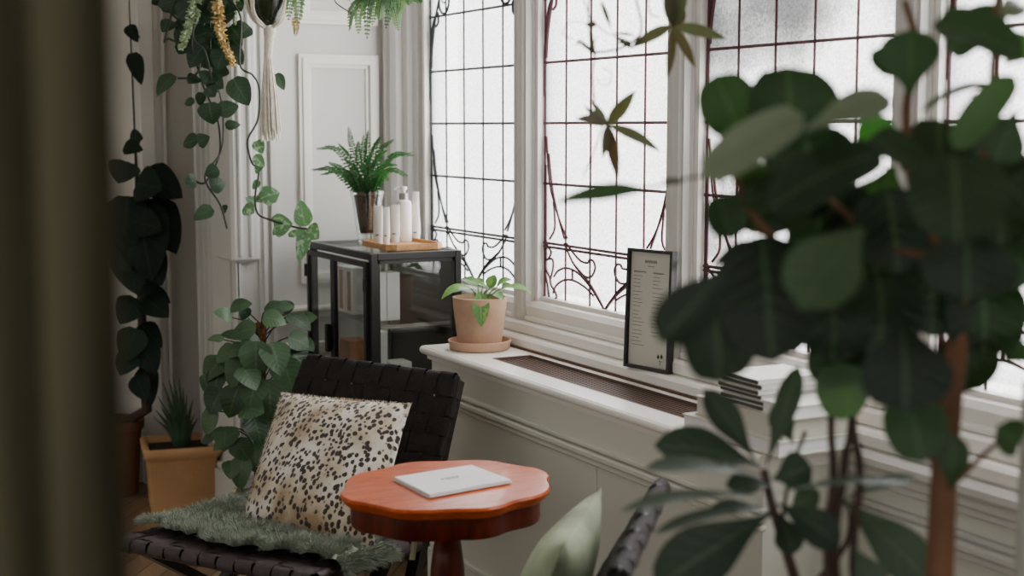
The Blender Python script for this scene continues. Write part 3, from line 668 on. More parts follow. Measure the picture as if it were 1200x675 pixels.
# ================================================================ TABLE
tcx = at(526, 568, 3.3); tz = tcx.z; tc = V((tcx.x, tcx.y, 0))
tb = empty('side_table', tc, 'small reddish wooden side table with a scalloped top on a turned pedestal', 'table')
RAD = .247
OUT = [(20, 240), (75, 272), (150, 285), (230, 300), (320, 316), (400, 322), (520, 316), (640, 308), (720, 309), (800, 305), (890, 290), (940, 265), (1000, 250), (1080, 238), (1130, 213), (1128, 180), (1110, 150), (1120, 130), (1040, 95), (970, 88), (900, 75), (810, 55), (690, 54), (560, 58), (410, 60), (330, 75), (290, 92), (240, 100), (160, 115), (110, 135), (70, 160), (62, 195)]
OP = [onz(395+x/4.444, 530+y/4.444, tz-.008) for x, y in OUT]
cm_ = sum(OP, V((0, 0, 0)))/len(OP); 
tc = V(((max(p.x for p in OP)+min(p.x for p in OP))/2, (max(p.y for p in OP)+min(p.y for p in OP))/2, 0)); tb.location = tc
POL = sorted((math.atan2(p.y-tc.y, p.x-tc.x) % (2*PI), math.hypot(p.x-tc.x, p.y-tc.y)/RAD) for p in OP)
def scal1(a):
    a %= 2*PI
    for k in range(len(POL)):
        a0_, r0_ = POL[k-1]; a1_, r1_ = POL[k]
        if k == 0: a0_ -= 2*PI
        if a0_ <= a <= a1_: t_ = (a-a0_)/(a1_-a0_); return r0_+(r1_-r0_)*t_
    a0_, r0_ = POL[-1]; a1_, r1_ = POL[0]; t_ = (a-a0_)/(a1_+2*PI-a0_); return r0_+(r1_-r0_)*t_
def scal(a): return sum(scal1(a+d)+scal1(a+PI+d) for d in (-.03, 0, .03))/6
MB().lathe([(.001, tz-.028), (.935*RAD, tz-.028), (.965*RAD, tz-.022), (.975*RAD, tz-.016), (RAD*.99, tz-.013), (RAD*1.0, tz-.007), (RAD*.985, tz-.001), (RAD*.95, tz), (.001, tz)], V((tc.x, tc.y, 0)), 160, f=scal).build('tabletop', M['mahogany'], tb)
MB().lathe([(.001, tz-.078), (.895*RAD, tz-.078), (.905*RAD, tz-.072), (.905*RAD, tz-.029), (.001, tz-.0285)], V((tc.x, tc.y, 0)), 160, f=scal).build('apron', M['mahogany_dark'], tb)
MB().lathe([(.001, .1), (.04, .1), (.045, .14), (.038, .2), (.024, .26), (.022, .32), (.036, .39), (.041, .44), (.04, .47), (.035, .51), (.03, .548), (.034, .556), (.034, .566), (.025, .57), (.024, tz-.079), (.001, tz-.0785)], V((tc.x, tc.y, 0)), 32).build('pedestal', M['mahogany_dark'], tb)
for k in range(3):
    a = 2*PI*k/3+.4; u = V((math.cos(a), math.sin(a), 0))
    MB().tube(curve([tc+u*.03+V((0, 0, .15)), tc+u*.1+V((0, 0, .13)), tc+u*.18+V((0, 0, .05)), tc+u*.235+V((0, 0, .016))], 6), [.022, .014], 10).build('leg', M['mahogany_dark'], tb)
# booklet
c4 = [onz(461.7, 561.7, tz+.004), onz(551.7, 547.5, tz+.004), onz(598, 565, tz+.004), onz(503, 582.5, tz+.004)]
bk = empty('booklet', (c4[0]+c4[2])/2, 'white booklet with grey printed title lying on the side table', 'booklet')
bk.location.z = tz
cen = (c4[0]+c4[2])/2
for k in range(4):
    s_ = MB(); off = V((R.uniform(-.003, .003), R.uniform(-.003, .003), 0)); z0 = tz+.0005+k*.0024; z1 = z0+.0022
    vs = [V((p.x, p.y, z))+off for z in (z0, z1) for p in c4]
    s_.add(vs, [(3, 2, 1, 0), (4, 5, 6, 7)]+[(i, (i+1) % 4, 4+(i+1) % 4, 4+i) for i in range(4)])
    s_.build('cover' if k in (0, 3) else 'page', M['paper'], bk, smooth=False)
pr = MB(); e1 = (c4[2]-c4[3]).normalized(); e2 = V((-e1.y, e1.x, 0)); zt = tz+.0103
Fm = Matrix(((e1.x, e2.x, 0, cen.x), (e1.y, e2.y, 0, cen.y), (0, 0, 1, zt), (0, 0, 0, 1)))
for k in range(5): pr.box((-.026+k*.0105, .004, 0), (-.019+k*.0105, .010, .0003), fr=Fm)
pr.box((-.016, -.004, 0), (.016, -.002, .0003), fr=Fm)
pr.build('printed_title', M['ink'], bk, smooth=False)

# ================================================================ WOVEN CHAIRS
def lerp2(c, u, v): return (c[0]*(1-u)+c[1]*u)*(1-v)+(c[3]*(1-u)+c[2]*u)*v      # corners: v=0 edge c0->c1, v=1 edge c3->c2
def woven(mb, c, nrm, na, nb, gap=.1, amp=.0028, wrap=True):
    # straps along v (count na) and along u (count nb), over and under
    for i in range(na):
        u0, u1 = (i+gap/2)/na, (i+1-gap/2)/na; rows = []
        m = nb*4
        for j in range(m+1):
            v = j/m; z = amp*math.cos(PI*(v*nb-.5+i))
            rows.append((lerp2(c, u0, v)+nrm*z, lerp2(c, u1, v)+nrm*z))
        if wrap:
            th = .036
            e0 = (rows[0][0]-rows[1][0]).normalized(); e1 = (rows[-1][0]-rows[-2][0]).normalized()
            pre = [tuple(p+e0*a-nrm*b for p in rows[0]) for a, b in ((.012, th), (.018, th*.8), (.022, th*.5), (.018, th*.2), (.01, .002))]
            post = [tuple(p+e1*a-nrm*b for p in rows[-1]) for a, b in ((.01, .002), (.018, th*.2), (.022, th*.5), (.018, th*.8), (.012, th))]
            rows = pre+rows+post
        vs = [p for r in rows for p in r]; nr = len(rows)
        vs2 = [p-nrm*.0025 for p in vs]
        mb.add(vs, [(2*j, 2*j+1, 2*j+3, 2*j+2) for j in range(nr-1)])
    for i in range(nb):
        v0, v1 = (i+gap/2)/nb, (i+1-gap/2)/nb; rows = []
        m = na*4
        for j in range(m+1):
            u = j/m; z = -amp*math.cos(PI*(u*na-.5+i+0))
            rows.append((lerp2(c, u, v0)+nrm*z, lerp2(c, u, v1)+nrm*z))
        if wrap:
            th = .036
            e0 = (rows[0][0]-rows[1][0]).normalized(); e1 = (rows[-1][0]-rows[-2][0]).normalized()
            pre = [tuple(p+e0*a-nrm*b for p in rows[0]) for a, b in ((.012, th), (.02, th*.7), (.02, th*.3), (.01, .002))]
            post = [tuple(p+e1*a-nrm*b for p in rows[-1]) for a, b in ((.01, .002), (.02, th*.3), (.02, th*.7), (.012, th))]
            rows = pre+rows+post
        vs = [p for r in rows for p in r]; nr = len(rows)
        mb.add(vs, [(2*j, 2*j+1, 2*j+3, 2*j+2) for j in range(nr-1)])
def chair(label, FL, FR, TR_, TL_, drop, fwd, mseat):
    # FL/FR front seat corners, TL/TR top back corners; the back foot of the seat is worked out below the top
    FL, FR, TR_, TL_ = V(FL), V(FR), V(TR_), V(TL_)
    o = empty('woven_lounge_chair', V(((FL.x+TR_.x)/2, (FL.y+TR_.y)/2, 0)), label, 'chair')
    BL_ = TL_.lerp(FL, fwd); BR_ = TR_.lerp(FR, fwd); BL_.z = BR_.z = drop
    ns = (FR-FL).cross(BL_-FL).normalized(); ns = ns if ns.z > 0 else -ns
    nb = (BR_-BL_).cross(TL_-BL_).normalized(); nb = nb if nb.z > 0 else -nb
    seat = MB(); woven(seat, [FL, FR, BR_, BL_], ns, 11, 9); seat.build('woven_seat', mseat, o, angle=60)
    bk_ = MB(); woven(bk_, [BL_, BR_, TR_, TL_], nb, 11, 8); bk_.build('woven_back', M['leather'], o, angle=60)
    fr = MB(); dn = -ns*.022; db = -nb*.022
    fr.tube([FL+dn, FR+dn], .017, 10); fr.tube([BL_+dn*1.2, BR_+dn*1.2], .014, 10); fr.bar(FL+dn, BL_+dn, .034, .022); fr.bar(FR+dn, BR_+dn, .034, .022)
    fr.build('seat_frame', M['black_wood'], o)
    fb = MB(); fb.tube([TL_+db, TR_+db], .016, 10); 
    for a, b in ((BL_, TL_), (BR_, TR_)): fb.bar(a+(a-b).normalized()*.12+db, b+db, .034, .03, up=nb)
    fb.build('back_frame', M['black_wood'], o)
    wd = (FR-FL).normalized(); dp = V((BL_.x-FL.x, BL_.y-FL.y, 0)).normalized()
    for p, q, sg in ((FL, BL_, 1), (FR, BR_, -1)):
        ins = wd*(.035*sg)
        g = p+dn*2+ins; h = q+dn*2+ins
        f1 = V((h.x, h.y, 0))+dp*.1+ins*0; f2 = V((g.x, g.y, 0))+dp*.02
        MB().bar(g+dp*.05, f1+V((0, 0, .0)), .026, .034, up=wd).build('leg', M['black_wood'], o, smooth=False)
        MB().bar(h-dp*.05+wd*(.028*sg), f2+wd*(.028*sg), .026, .034, up=wd).build('leg', M['black_wood'], o, smooth=False)
    for q, sg in ((BL_, -1), (BR_, 1)):
        br = MB(); c_ = q+wd*(.034*sg)-dp*.05+V((0, 0, .05)); br.tube([c_, c_-V((0, 0, .09))-dp*.02], .009, 8, flat=.35); br.tube([c_-wd*.006*sg, c_+wd*.008*sg], .012, 12)
        br.build('hinge_bracket', M['brass'], o)
    return o, (FL, FR, BR_, BL_), ns, nb, (BL_, BR_, TR_, TL_)
c1FL, c1FR = at(140, 628, 3.76), at(368, 671, 3.4)
zz = (c1FL.z+c1FR.z)/2
c1TR, c1TL = at(531, 443, 4.05), at(358, 420, 4.36)
ch1, seat1, ns1, nb1, back1 = chair('black woven leather lounge chair with sheepskin and leopard cushion, left of the table', c1FL, c1FR, c1TR, c1TL, .385, .30, M['leather_lit'])
f2 = V((-.64, -.77, 0)); z2 = .785
tF, tN = onz(766, 566, z2), onz(712, 672, z2)
wv = (tF-tN).normalized(); tN = tF-wv*.60
f2 = V((-wv.y, wv.x, 0)); f2 = f2 if f2.x < 0 else -f2
ch2, seat2, ns2, nb2, back2 = chair('black woven leather lounge chair holding the green cushion, right of the side table', tF+f2*.76+V((0, 0, .445-z2)), tN+f2*.76+V((0, 0, .445-z2)), tN, tF, .385, .30, M['leather'])

# ---------------------------------------------------------------- cushions
def cushion_mesh(c, u, v, n, W, Hh, T, m=26, pinch=.06):
    def P(sg):
        def fn(a, b):
            x, y = a*2-1, b*2-1
            k = 1-pinch*(1-y*y); l = 1-pinch*(1-x*x)
            h = T*((1-abs(x)**2.4)*(1-abs(y)**2.4))**.55
            wob = .008*mnoise.noise(V((x*2.2, y*2.2, sg*3.+W*7)))*((1-x*x)*(1-y*y))
            return c+u*(x*W/2*k)+v*(y*Hh/2*l)+n*(sg*h/2+wob)
        return fn
    mb = MB(); mb.grid(P(1), m, m); mb.grid(lambda a, b: P(-1)(1-a, b), m, m); return mb, P
def strands(mb, src, normals_fn, count, ln, wd, spread, grav, rng, bend=.5, segs=2):
    for _ in range(count):
        p, nr = src(rng)
        d = (nr+V((rng.uniform(-1, 1), rng.uniform(-1, 1), rng.uniform(-1, 1)))*spread).normalized()
        L_ = ln*rng.uniform(.55, 1.25); s_ = d.orthogonal().normalized(); s_ = (s_*math.cos(rng.random()*6)+d.cross(s_)*math.sin(rng.random()*6))
        w = wd*rng.uniform(.7, 1.3); g = V((0, 0, -grav))+V((rng.uniform(-1, 1), rng.uniform(-1, 1), 0))*bend*.5
        vs = []; q = p-nr*.002; dd = d
        for k in range(segs+1):
            t = k/segs; ww = w*(1-t*.85); vs += [q-s_*ww/2, q+s_*ww/2]
            q = q+dd*(L_/segs); dd = (dd+g*(1/segs)).normalized()
        mb.add(vs, [(2*k, 2*k+1, 2*k+3, 2*k+2) for k in range(segs)])
rng = random.Random(5)
# leopard cushion: standing on the seat, leaning on the back
LB, RB, RTp, LTp = at(284, 628, 3.86), at(430, 640, 3.6), at(481, 482, 3.83), at(330, 457, 4.1)
ctr = (LB+RB+RTp+LTp)/4
uu = ((RB-LB)+(RTp-LTp)).normalized(); vv = ((LTp-LB)+(RTp-RB)); vv = (vv-uu*vv.dot(uu)*.0).normalized()
nc = uu.cross(vv).normalized(); nc = nc if nc.dot(FW) < 0 else -nc
Wc = ((RB-LB).length+(RTp-LTp).length)/2*1.04; Hc = ((LTp-LB).length+(RTp-RB).length)/2*1.04
cm, CP = cushion_mesh(ctr, uu, vv, nc, Wc, Hc, .135, 30, .035)
lc = tag(cm.build('leopard_cushion', M['leopard']), 'square leopard print faux fur cushion leaning on the left chair back', 'cushion')
fz = MB(); Pf = CP(1)
def srcL(r):
    e = r.random()
    a, b = r.random(), r.random()
    if e < .22:
        k = r.randrange(4); q = r.uniform(0, .02)
        a, b = [(a, q), (a, 1-q), (q, b), (1-q, b)][k]
    p = Pf(a, b); x, y = a*2-1, b*2-1
    return p, (nc+uu*x**3*1.2+vv*y**3*1.2).normalized()
strands(fz, srcL, None, 9000, .007, .0016, .5, .5, rng)
fz.build('fur', M['leopard'], lc, smooth=False)
# sheepskin over the seat
FLs, FRs, BRs, BLs = seat1
def skin_pt(u, v):
    # u across from left to right (may overhang on the right), v from the front to the back
    wob = .03*mnoise.noise(V((u*5, v*5, 1.)))
    v0 = .10+.05*math.sin(u*7+1)+.18*max(0, u-.8)*0
    vv_ = v0+(.985-.36*sm(.62, 1.0, u)-v0)*v
    uc = min(u, 1.0); p = lerp2([FLs, FRs, BRs, BLs], uc, vv_)
    over = max(0, u-1.0); q = p+ns1*(.014+.03*abs(mnoise.noise(V((u*7, v*6, 5.)))))
    if over > 0: a = min(1.4, over/.05); q = p+(FRs-FLs).normalized()*(.03*math.sin(a)+.016)+V((0, 0, .018-.0-over*.65)); 
    return q+V((0, 0, .006))
sk = MB(); sk.grid(lambda a, b: skin_pt(a*1.06, b), 40, 24)
sr = sk.build('sheepskin', M['fur'], angle=180)
tag(sr, 'fluffy grey green sheepskin throw on the seat of the left chair', 'sheepskin')
wl = MB()
def srcS(r):
    a, b = r.random(), r.random()
    if r.random() < .12: b = r.uniform(0, .03)
    if r.random() < .06: a = r.choice((r.uniform(0, .02), r.uniform(.98, 1)))
    p = skin_pt(a*1.06, b); e = .01
    n_ = (skin_pt(a*1.06+e, b)-p).cross(skin_pt(a*1.06, b+e)-p); n_ = n_.normalized() if n_.length > 1e-9 else UPZ
    if n_.z < -.2: n_ = -n_
    n_ = n_ - (BLs-FLs).normalized()*.5*max(0, .25-b)*4*.6
    if a < .03: n_ = n_-(FRs-FLs).normalized()*.8
    cl = V((mnoise.noise(V((a*26, b*18, 1.))), mnoise.noise(V((a*26, b*18, 9.))), 0))
    return p, (n_.normalized()+cl*1.1).normalized()
strands(wl, srcS, None, 32000, .028, .0024, .4, .8, rng, .9, 3)
wl.build('wool', M['fur'], sr, smooth=False)
# green velvet cushion on the second chair
gc = at(676, 642, 2.72)
bu = -wv; bu = (back2[1]-back2[0]).normalized(); bv = (back2[3]-back2[0]).normalized()
gn = nb2
bc = (back2[0]+back2[1]+back2[2]+back2[3])/4
gcn = back2[3].lerp(back2[2], .32)+bv*(-.285)+gn*.085+V((RT.x, RT.y, 0))*.028
gv_ = (bv*.97+bu*-.0+gn*.12).normalized()
gm, GP = cushion_mesh(gcn, bu, gv_, bu.cross(gv_).normalized(), .42, .40, .135, 24, .07)
gcsh = gm.build('velvet_cushion', M['velvet'])
tag(gcsh, 'sage green velvet cushion propped in the right chair', 'cushion')

# ================================================================ PLANTS ON THE FLOOR, LEFT
# square planter
P0, P1 = V((-5.42, 1.285, 0)), V((-5.37, 1.555, 0))
wq = (P1-P0).normalized(); dq = V((-wq.y, wq.x, 0)); dq = dq if dq.x < 0 else -dq
pc0 = (P0+P1)/2+dq*.135
FRM = Matrix(((wq.x, dq.x, 0, pc0.x), (wq.y, dq.y, 0, pc0.y), (0, 0, 1, 0), (0, 0, 0, 1)))
pl = empty('aloe_planter', pc0, 'square terracotta planter with a spiky aloe standing on the floor at the left', 'potted plant')
def sq(mb, rings):
    vs = []; n = 12
    def pt(h, c, k):
        # rounded square ring
        out = []
        for sx, sy in ((-1, -1), (1, -1), (1, 1), (-1, 1)):
            a0 = math.atan2(sy, sx)-PI/4
            for i in range(3):
                a = a0+i*PI/4
                out.append((sx*(h-c)+c*math.cos(a), sy*(h-c)+c*math.sin(a)))
        return out
    for h, c, z in rings:
        for x, y in pt(h, c, z): vs.append(FRM @ V((x, y, z)))
    m = len(rings)
    mb.add(vs, [(i*n+k, i*n+(k+1) % n, (i+1)*n+(k+1) % n, (i+1)*n+k) for i in range(m-1) for k in range(n)]+[tuple(range(n))[::-1], tuple((m-1)*n+k for k in range(n))])
pb = MB(); sq(pb, [(.122, .012, 0), (.133, .014, .205), (.137, .014, .212), (.146, .016, .222), (.149, .018, .235), (.149, .018, .248), (.144, .016, .256), (.134, .012, .257), (.124, .012, .25), (.118, .012, .225)])
pb.build('planter', M['terracotta2'], pl, angle=50)
sb = MB(); sq(sb, [(.12, .012, .226), (.116, .012, .232), (.05, .012, .236)]); sb.build('soil', M['soil'], pl)
al = MB(); a0 = pc0+V((0, 0, .232))-dq*.0+wq*.01
dA = (a0-EYE).dot(FW)
for (px, py, dz) in [(202, 437, 0), (210, 442, .02), (191, 448, -.03), (215, 454, .0), (219, 462, .05), (185, 464, .02), (226, 468, -.04), (182, 480, .06), (228, 485, .06), (179, 488, -.02), (232, 490, -.03), (200, 450, .07), (207, 456, .08), (195, 466, .1), (213, 470, .1), (188, 476, .08), (203, 474, .12), (198, 444, -.06), (218, 478, .1)]:
    t_ = at(px, py, dA-dz); b = a0+(V((t_.x-a0.x, t_.y-a0.y, 0)))*.12+V((0, 0, -.004))
    md = (b+t_)/2+V((0, 0, .012))+(V((t_.x-a0.x, t_.y-a0.y, 0)))*-.05
    al.tube(curve([b, b.lerp(md, .5), md, t_], 4), [.017, .017, .0168, .016, .015, .0125, .0118, .011, .0095, .0075, .005, .003, .0008], 8, flat=.5)
al.build('aloe_leaves', M['aloe'], pl)

# dark climber in a pot behind the planter
dk = at(158, 470, 5.9); kb = V((XR+.16, 1.255, 0))
kl = empty('climbing_plant', kb, 'tall dark climbing plant in a brown pot behind the planter at the far left', 'potted plant')
MB().lathe([(.001, 0), (.085, 0), (.105, .27), (.116, .275), (.118, .31), (.11, .312), (.103, .285), (.001, .28)], kb, 32).build('pot', M['terracotta3'], kl)
MB().lathe([(.102, .285), (.06, .3), (.001, .3)], kb, 20, caps=False).build('soil', M['soil'], kl)
ks = MB(); dK = (kb+V((0, 0, .8))-EYE).dot(FW)
def PK(px, py, dz=0.): return at(px, py, dK-dz)
ks.tube([kb+V((0, 0, .27)), PK(172, 480, .05), PK(168, 420, .05), PK(164, 300, .05), PK(158, 160, .05), PK(152, 20, .0), PK(150, -60, .0)], [.024, .022, .02, .014, .004, .003, .002], 8)
kf = MB()
for (bx, by, tx, ty, w, dz, rn) in [(152, 165, 168, 162, 26, .1, .5), (145, 172, 168, 176, 20, .12, .2), (165, 205, 214, 232, 48, .12, .1), (160, 215, 190, 222, 44, .2, .3), (150, 190, 138, 215, 40, .15, .8), (172, 235, 207, 298, 52, .1, .05), (160, 235, 178, 330, 64, .18, .0), (150, 230, 145, 300, 52, .2, .1), (165, 290, 190, 335, 44, .15, .05), (150, 300, 160, 345, 40, .2, .1), (170, 345, 200, 355, 30, .1, .3), (160, 350, 140, 380, 36, .15, .4), (170, 350, 198, 372, 34, .15, .1), (165, 380, 190, 408, 26, .1, .1), (160, 385, 145, 425, 36, .2, .6), (165, 400, 182, 440, 34, .15, .2), (155, 415, 140, 440, 30, .2, .7), (170, 430, 178, 475, 30, .1, .1), (160, 440, 172, 470, 26, .2, .2),
      (150, 30, 162, 50, 16, .05, .3), (155, 62, 166, 100, 20, .08, .3), (158, 335, 186, 330, 30, .15, .2), (156, 260, 190, 270, 40, .22, .1), (145, 270, 140, 330, 40, .2, .5)]:
    kf.leaf(PK(bx, by, dz), PK(tx, ty, dz+.03), w*dK/FPX, -FW+V((R.uniform(-.3, .3), R.uniform(-.3, .3), .4)), 'heart', .1, .08, rn)
    ks.tube([PK(164, (by+ty)/2+4, .04), PK(bx, by, dz)], .0035, 5)
ks.build('stems', M['stem_br'], kl); kf.build('foliage', M['darkleaf'], kl)

# bushy philodendron on a moss pole
hb = V((-4.70, 1.50, 0)); hl = empty('bushy_philodendron', hb, 'bushy green philodendron on a coir pole between planter and woven chair', 'potted plant')
dH = (hb+V((0, 0, .6))-EYE).dot(FW)
def PH(px, py, dz=0.): return at(px, py, dH-dz)
hb2 = PH(302, 600); 
hp = V((hb.x, hb.y, 0))
MB().lathe([(.001, 0), (.075, 0), (.1, .19), (.106, .195), (.106, .225), (.1, .226), (.095, .2), (.001, .198)], hp, 32).build('pot', M['pot_grey'], hl)
MB().lathe([(.095, .2), (.05, .21), (.001, .21)], hp, 20, caps=False).build('soil', M['soil'], hl)
tt = PH(306, 378); MB().tube([hp+V((0, 0, .2)), V((tt.x, tt.y, tt.z))], .019, 14).build('coir_pole', M['moss'], hl)
hs = MB(); hf = MB()
PL = [(272, 372, 250, 366, 20, .12), (270, 362, 296, 356, 20, .1), (300, 385, 270, 395, 26, .2), (310, 366, 346, 360, 24, .1), (308, 372, 336, 380, 24, .15), (338, 370, 364, 388, 26, .05), (262, 398, 243, 398, 16, .05), (285, 395, 258, 392, 14, .15), (276, 410, 252, 424, 26, .12), (262, 420, 240, 448, 34, .1), (268, 412, 292, 412, 26, .2), (285, 420, 270, 455, 30, .22), (300, 400, 300, 445, 36, .24), (318, 402, 328, 440, 34, .22), (305, 405, 282, 400, 22, .2), (338, 395, 362, 408, 30, .12), (340, 410, 360, 440, 30, .12), (330, 420, 344, 460, 34, .18), (300, 440, 292, 480, 34, .22), (280, 452, 268, 490, 32, .2), (262, 455, 246, 486, 34, .15), (255, 482, 240, 508, 34, .16), (316, 445, 318, 490, 36, .22), (300, 470, 303, 510, 32, .2), (265, 500, 262, 530, 28, .16), (280, 505, 250, 528, 22, .18), (252, 510, 237, 520, 18, .1), (276, 515, 292, 540, 26, .18), (285, 478, 310, 484, 34, .22), (296, 486, 306, 522, 30, .2), (330, 455, 338, 492, 30, .14), (345, 435, 356, 462, 28, .08), (274, 540, 270, 562, 24, .14), (286, 535, 282, 575, 30, .16), (300, 520, 300, 555, 30, .14), (350, 400, 368, 412, 22, .05), (320, 370, 312, 358, 18, .05), (340, 366, 330, 352, 18, .02), (290, 372, 280, 358, 16, .04), (330, 480, 322, 515, 30, .1), (312, 500, 318, 540, 32, .1), (354, 376, 372, 372, 20, .03), (246, 440, 240, 460, 20, .1), (284, 430, 300, 458, 30, .25), (258, 432, 252, 462, 28, .12), (350, 455, 345, 490, 28, .08)]
for (bx, by, tx, ty, w, dz) in PL:
    b = PH(bx, by, dz); t_ = PH(tx, ty, dz+R.uniform(-.03, .04))
    hf.leaf(b, t_, w*1.05*dH/FPX, -FW*.8+V((R.uniform(-.35, .35), R.uniform(-.35, .35), .8)), 'heart', .1, .1, None, twist=R.uniform(-.4, .4))
    ry = by+R.uniform(18, 40); q = tt.lerp(hp+V((0, 0, .2)), min(1, max(0, (ry-378)/215)))
    hs.tube(curve([q, (q+b)/2+V((0, 0, .02)), b], 4), .0024, 5)
hs.build('stalks', M['stem'], hl); hf.build('foliage', M['philo'], hl)

# ================================================================ HANGING PLANTS
# trailing pothos from a hanging pot above
dT = 4.95
def PT(px, py, dz=0.): return at(px, py, dT-dz)
hb_ = PT(245, -95); po = empty('trailing_pothos', hb_, 'trailing dark green heart leaved vine hanging in front of the corner pilaster', 'hanging plant')
MB().lathe([(.001, -.02), (.07, -.02), (.09, .1), (.096, .105), (.09, .11), (.08, .08), (.001, .08)], hb_, 28).build('pot', M['white_plastic'], po)
cd = MB()
for k in range(3):
    a = k*2.1; cd.tube([hb_+V((.09*math.cos(a), .09*math.sin(a), .1)), V((hb_.x, hb_.y, 2.5)), V((hb_.x, hb_.y, 2.75))], .003, 5)
cd.build('cords', M['rope'], po)
ps = MB(); pf = MB(); top = hb_+V((0, 0, .1))
def vine(pts, dz=0.): 
    cv = curve([top]+[PT(x, y, dz+.05*math.sin(y*.03)) for x, y in pts], 6); ps.tube(cv, .0038, 5)
vine([(205, -30), (190, 8), (200, 15), (212, 28), (222, 55), (232, 80), (238, 100), (250, 128), (256, 145), (258, 175), (252, 195), (240, 214), (229, 212), (226, 205)], .02)
vine([(240, -20), (226, 40), (240, 60), (250, 100), (255, 108)], .08)
vine([(225, 40), (234, 75), (226, 90), (208, 92)], .05)
vine([(196, 35), (198, 45), (212, 50)], .06)
vine([(260, -20), (282, 20), (281, 75), (296, 88), (304, 105), (302, 140), (290, 165), (295, 190), (303, 200), (299, 230), (302, 250), (318, 258), (345, 266), (360, 268)], .06)
vine([(246, -10), (248, 90), (258, 110), (262, 150), (258, 180), (240, 208), (258, 240), (266, 268)], .03)
for (bx, by, tx, ty, w, dz, rn) in [(204, 88, 184, 113, 24, .05, .4), (203, 25, 190, 38, 22, .08, .2), (186, 6, 183, -8, 14, .02, .2), (208, 20, 230, 0, 22, .08, .3), (196, 12, 210, -4, 20, .05, .1), (228, 60, 240, 44, 20, .05, .2), (238, 55, 222, 80, 26, .1, .1), (232, 90, 220, 98, 18, .05, .15), (247, 84, 240, 100, 22, .08, .2), (246, 90, 262, 104, 22, .08, .1), (243, 102, 252, 114, 16, .1, .2), (236, 108, 234, 124, 12, .05, .2), (245, 120, 250, 146, 28, .1, .15), (228, 118, 216, 122, 10, .02, .3), (256, 132, 280, 124, 22, .08, .5), (273, 92, 292, 124, 28, .09, .3), (264, 148, 282, 146, 13, .06, .3), (232, 164, 214, 170, 20, .05, .2), (232, 168, 246, 160, 18, .08, .15), (256, 198, 240, 206, 18, .05, .3), (230, 212, 216, 214, 18, .05, .3), (246, 218, 264, 214, 22, .06, .3), (249, 244, 226, 258, 18, .05, .6), (264, 240, 262, 252, 8, .04, .2), (252, 50, 268, 40, 28, .03, .2), (258, 20, 276, 16, 26, .05, .2), (270, 30, 282, 46, 28, .03, .15), (244, 10, 262, -5, 26, .05, .1), (215, 2, 232, 10, 26, .02, .1), (272, 66, 284, 72, 22, .02, .15), (255, 28, 246, 46, 24, .02, .1), (262, 55, 248, 66, 26, .0, .1), (240, 30, 228, 44, 24, .0, .15), (292, 30, 276, 45, 20, .0, .2), (324, 86, 333, 106, 13, -.02, .8), (260, 75, 252, 90, 24, .0, .1), (250, 0, 262, 14, 26, .1, .1), (278, 0, 268, 14, 24, .05, .2), (246, 64, 262, 78, 26, .02, .05)]+[(R.uniform(205, 272), R.uniform(-12, 60), 0, 0, R.uniform(20, 28), R.uniform(-.05, .08), R.uniform(0, .35)) for _ in range(26)]:
    if tx == 0: a_ = R.uniform(.2, PI-.2); tx, ty = bx+24*math.cos(a_), by+24*math.sin(a_)
    pf.leaf(PT(bx, by, dz), PT(tx, ty, dz+R.uniform(-.03, .03)), w*1.05*dT/FPX, -FW+V((R.uniform(-.3, .3), R.uniform(-.3, .3), R.uniform(0, .5))), 'heart', .12, .08, rn)
ps.build('stems', M['stem'], po); pf.build('foliage', M['pothos'], po)
vf = MB()
for (bx, by, tx, ty, w, dz, rn) in [(300, 165, 308, 180, 14, .06, .3), (298, 182, 310, 196, 12, .08, .6), (306, 190, 300, 204, 10, .05, .5), (300, 238, 287, 232, 12, .06, .5), (286, 242, 298, 250, 16, .08, .7), (306, 232, 328, 226, 22, .08, .5), (318, 222, 322, 238, 16, .05, .4), (302, 228, 312, 236, 14, .04, .2), (321, 266, 343, 262, 26, .1, .6), (324, 262, 327, 250, 13, .06, .4), (328, 268, 320, 276, 10, .06, .3), (357, 265, 352, 234, 20, .1, .8), (360, 268, 374, 280, 22, .1, .6), (358, 270, 350, 308, 16, .08, .5), (338, 276, 360, 270, 8, .1, .9), (304, 212, 296, 222, 9, .04, .4)]:
    vf.leaf(PT(bx, by, dz), PT(tx, ty, dz+R.uniform(-.03, .03)), w*1.1*dT/FPX, -FW+V((R.uniform(-.3, .3), R.uniform(-.3, .3), .2)), 'heart', .14, .08, rn)
vf.build('pale_foliage', M['pothos_v'], po)['label'] = 'paler variegated leaves at the vine tips'
# pale and dried trailing sedum
def sedum(pts, d, m, label, name, wmax):
    cv = curve([at(x, y, d) for x, y in pts], 8); topz = V((cv[0].x, cv[0].y, 2.2))
    o = empty(name, topz, label, 'hanging plant')
    MB().lathe([(.001, -.02), (.05, -.02), (.06, .06), (.001, .06)], topz, 20).build('pot', M['terracotta'], o)
    MB().tube([topz+V((0, 0, .05)), V((topz.x, topz.y, 2.75))], .003, 5).build('cord', M['rope'], o)
    s_ = MB(); s_.tube([topz]+cv, .002, 5); s_.build('stem', M['stem'], o)
    b = MB(); m_ = len(cv)
    for i in range(230):
        t_ = R.random(); x = t_*(m_-1); k = min(int(x), m_-2); p = cv[k].lerp(cv[k+1], x-k)
        r_ = wmax*d/FPX*(1-t_*.55); dr = V((R.uniform(-1, 1), R.uniform(-1, 1), R.uniform(-.9, .5))).normalized()
        b.tube([p, p+dr*r_*.6, p+dr*r_], [.0025, .0045, .001], 5)
    b.build('foliage', m, o)
sedum([(232, -30), (228, 10), (220, 34), (212, 56)], 4.85, M['sedum'], 'pale green trailing succulent strand hanging among the dark vine', 'trailing_sedum', 12)
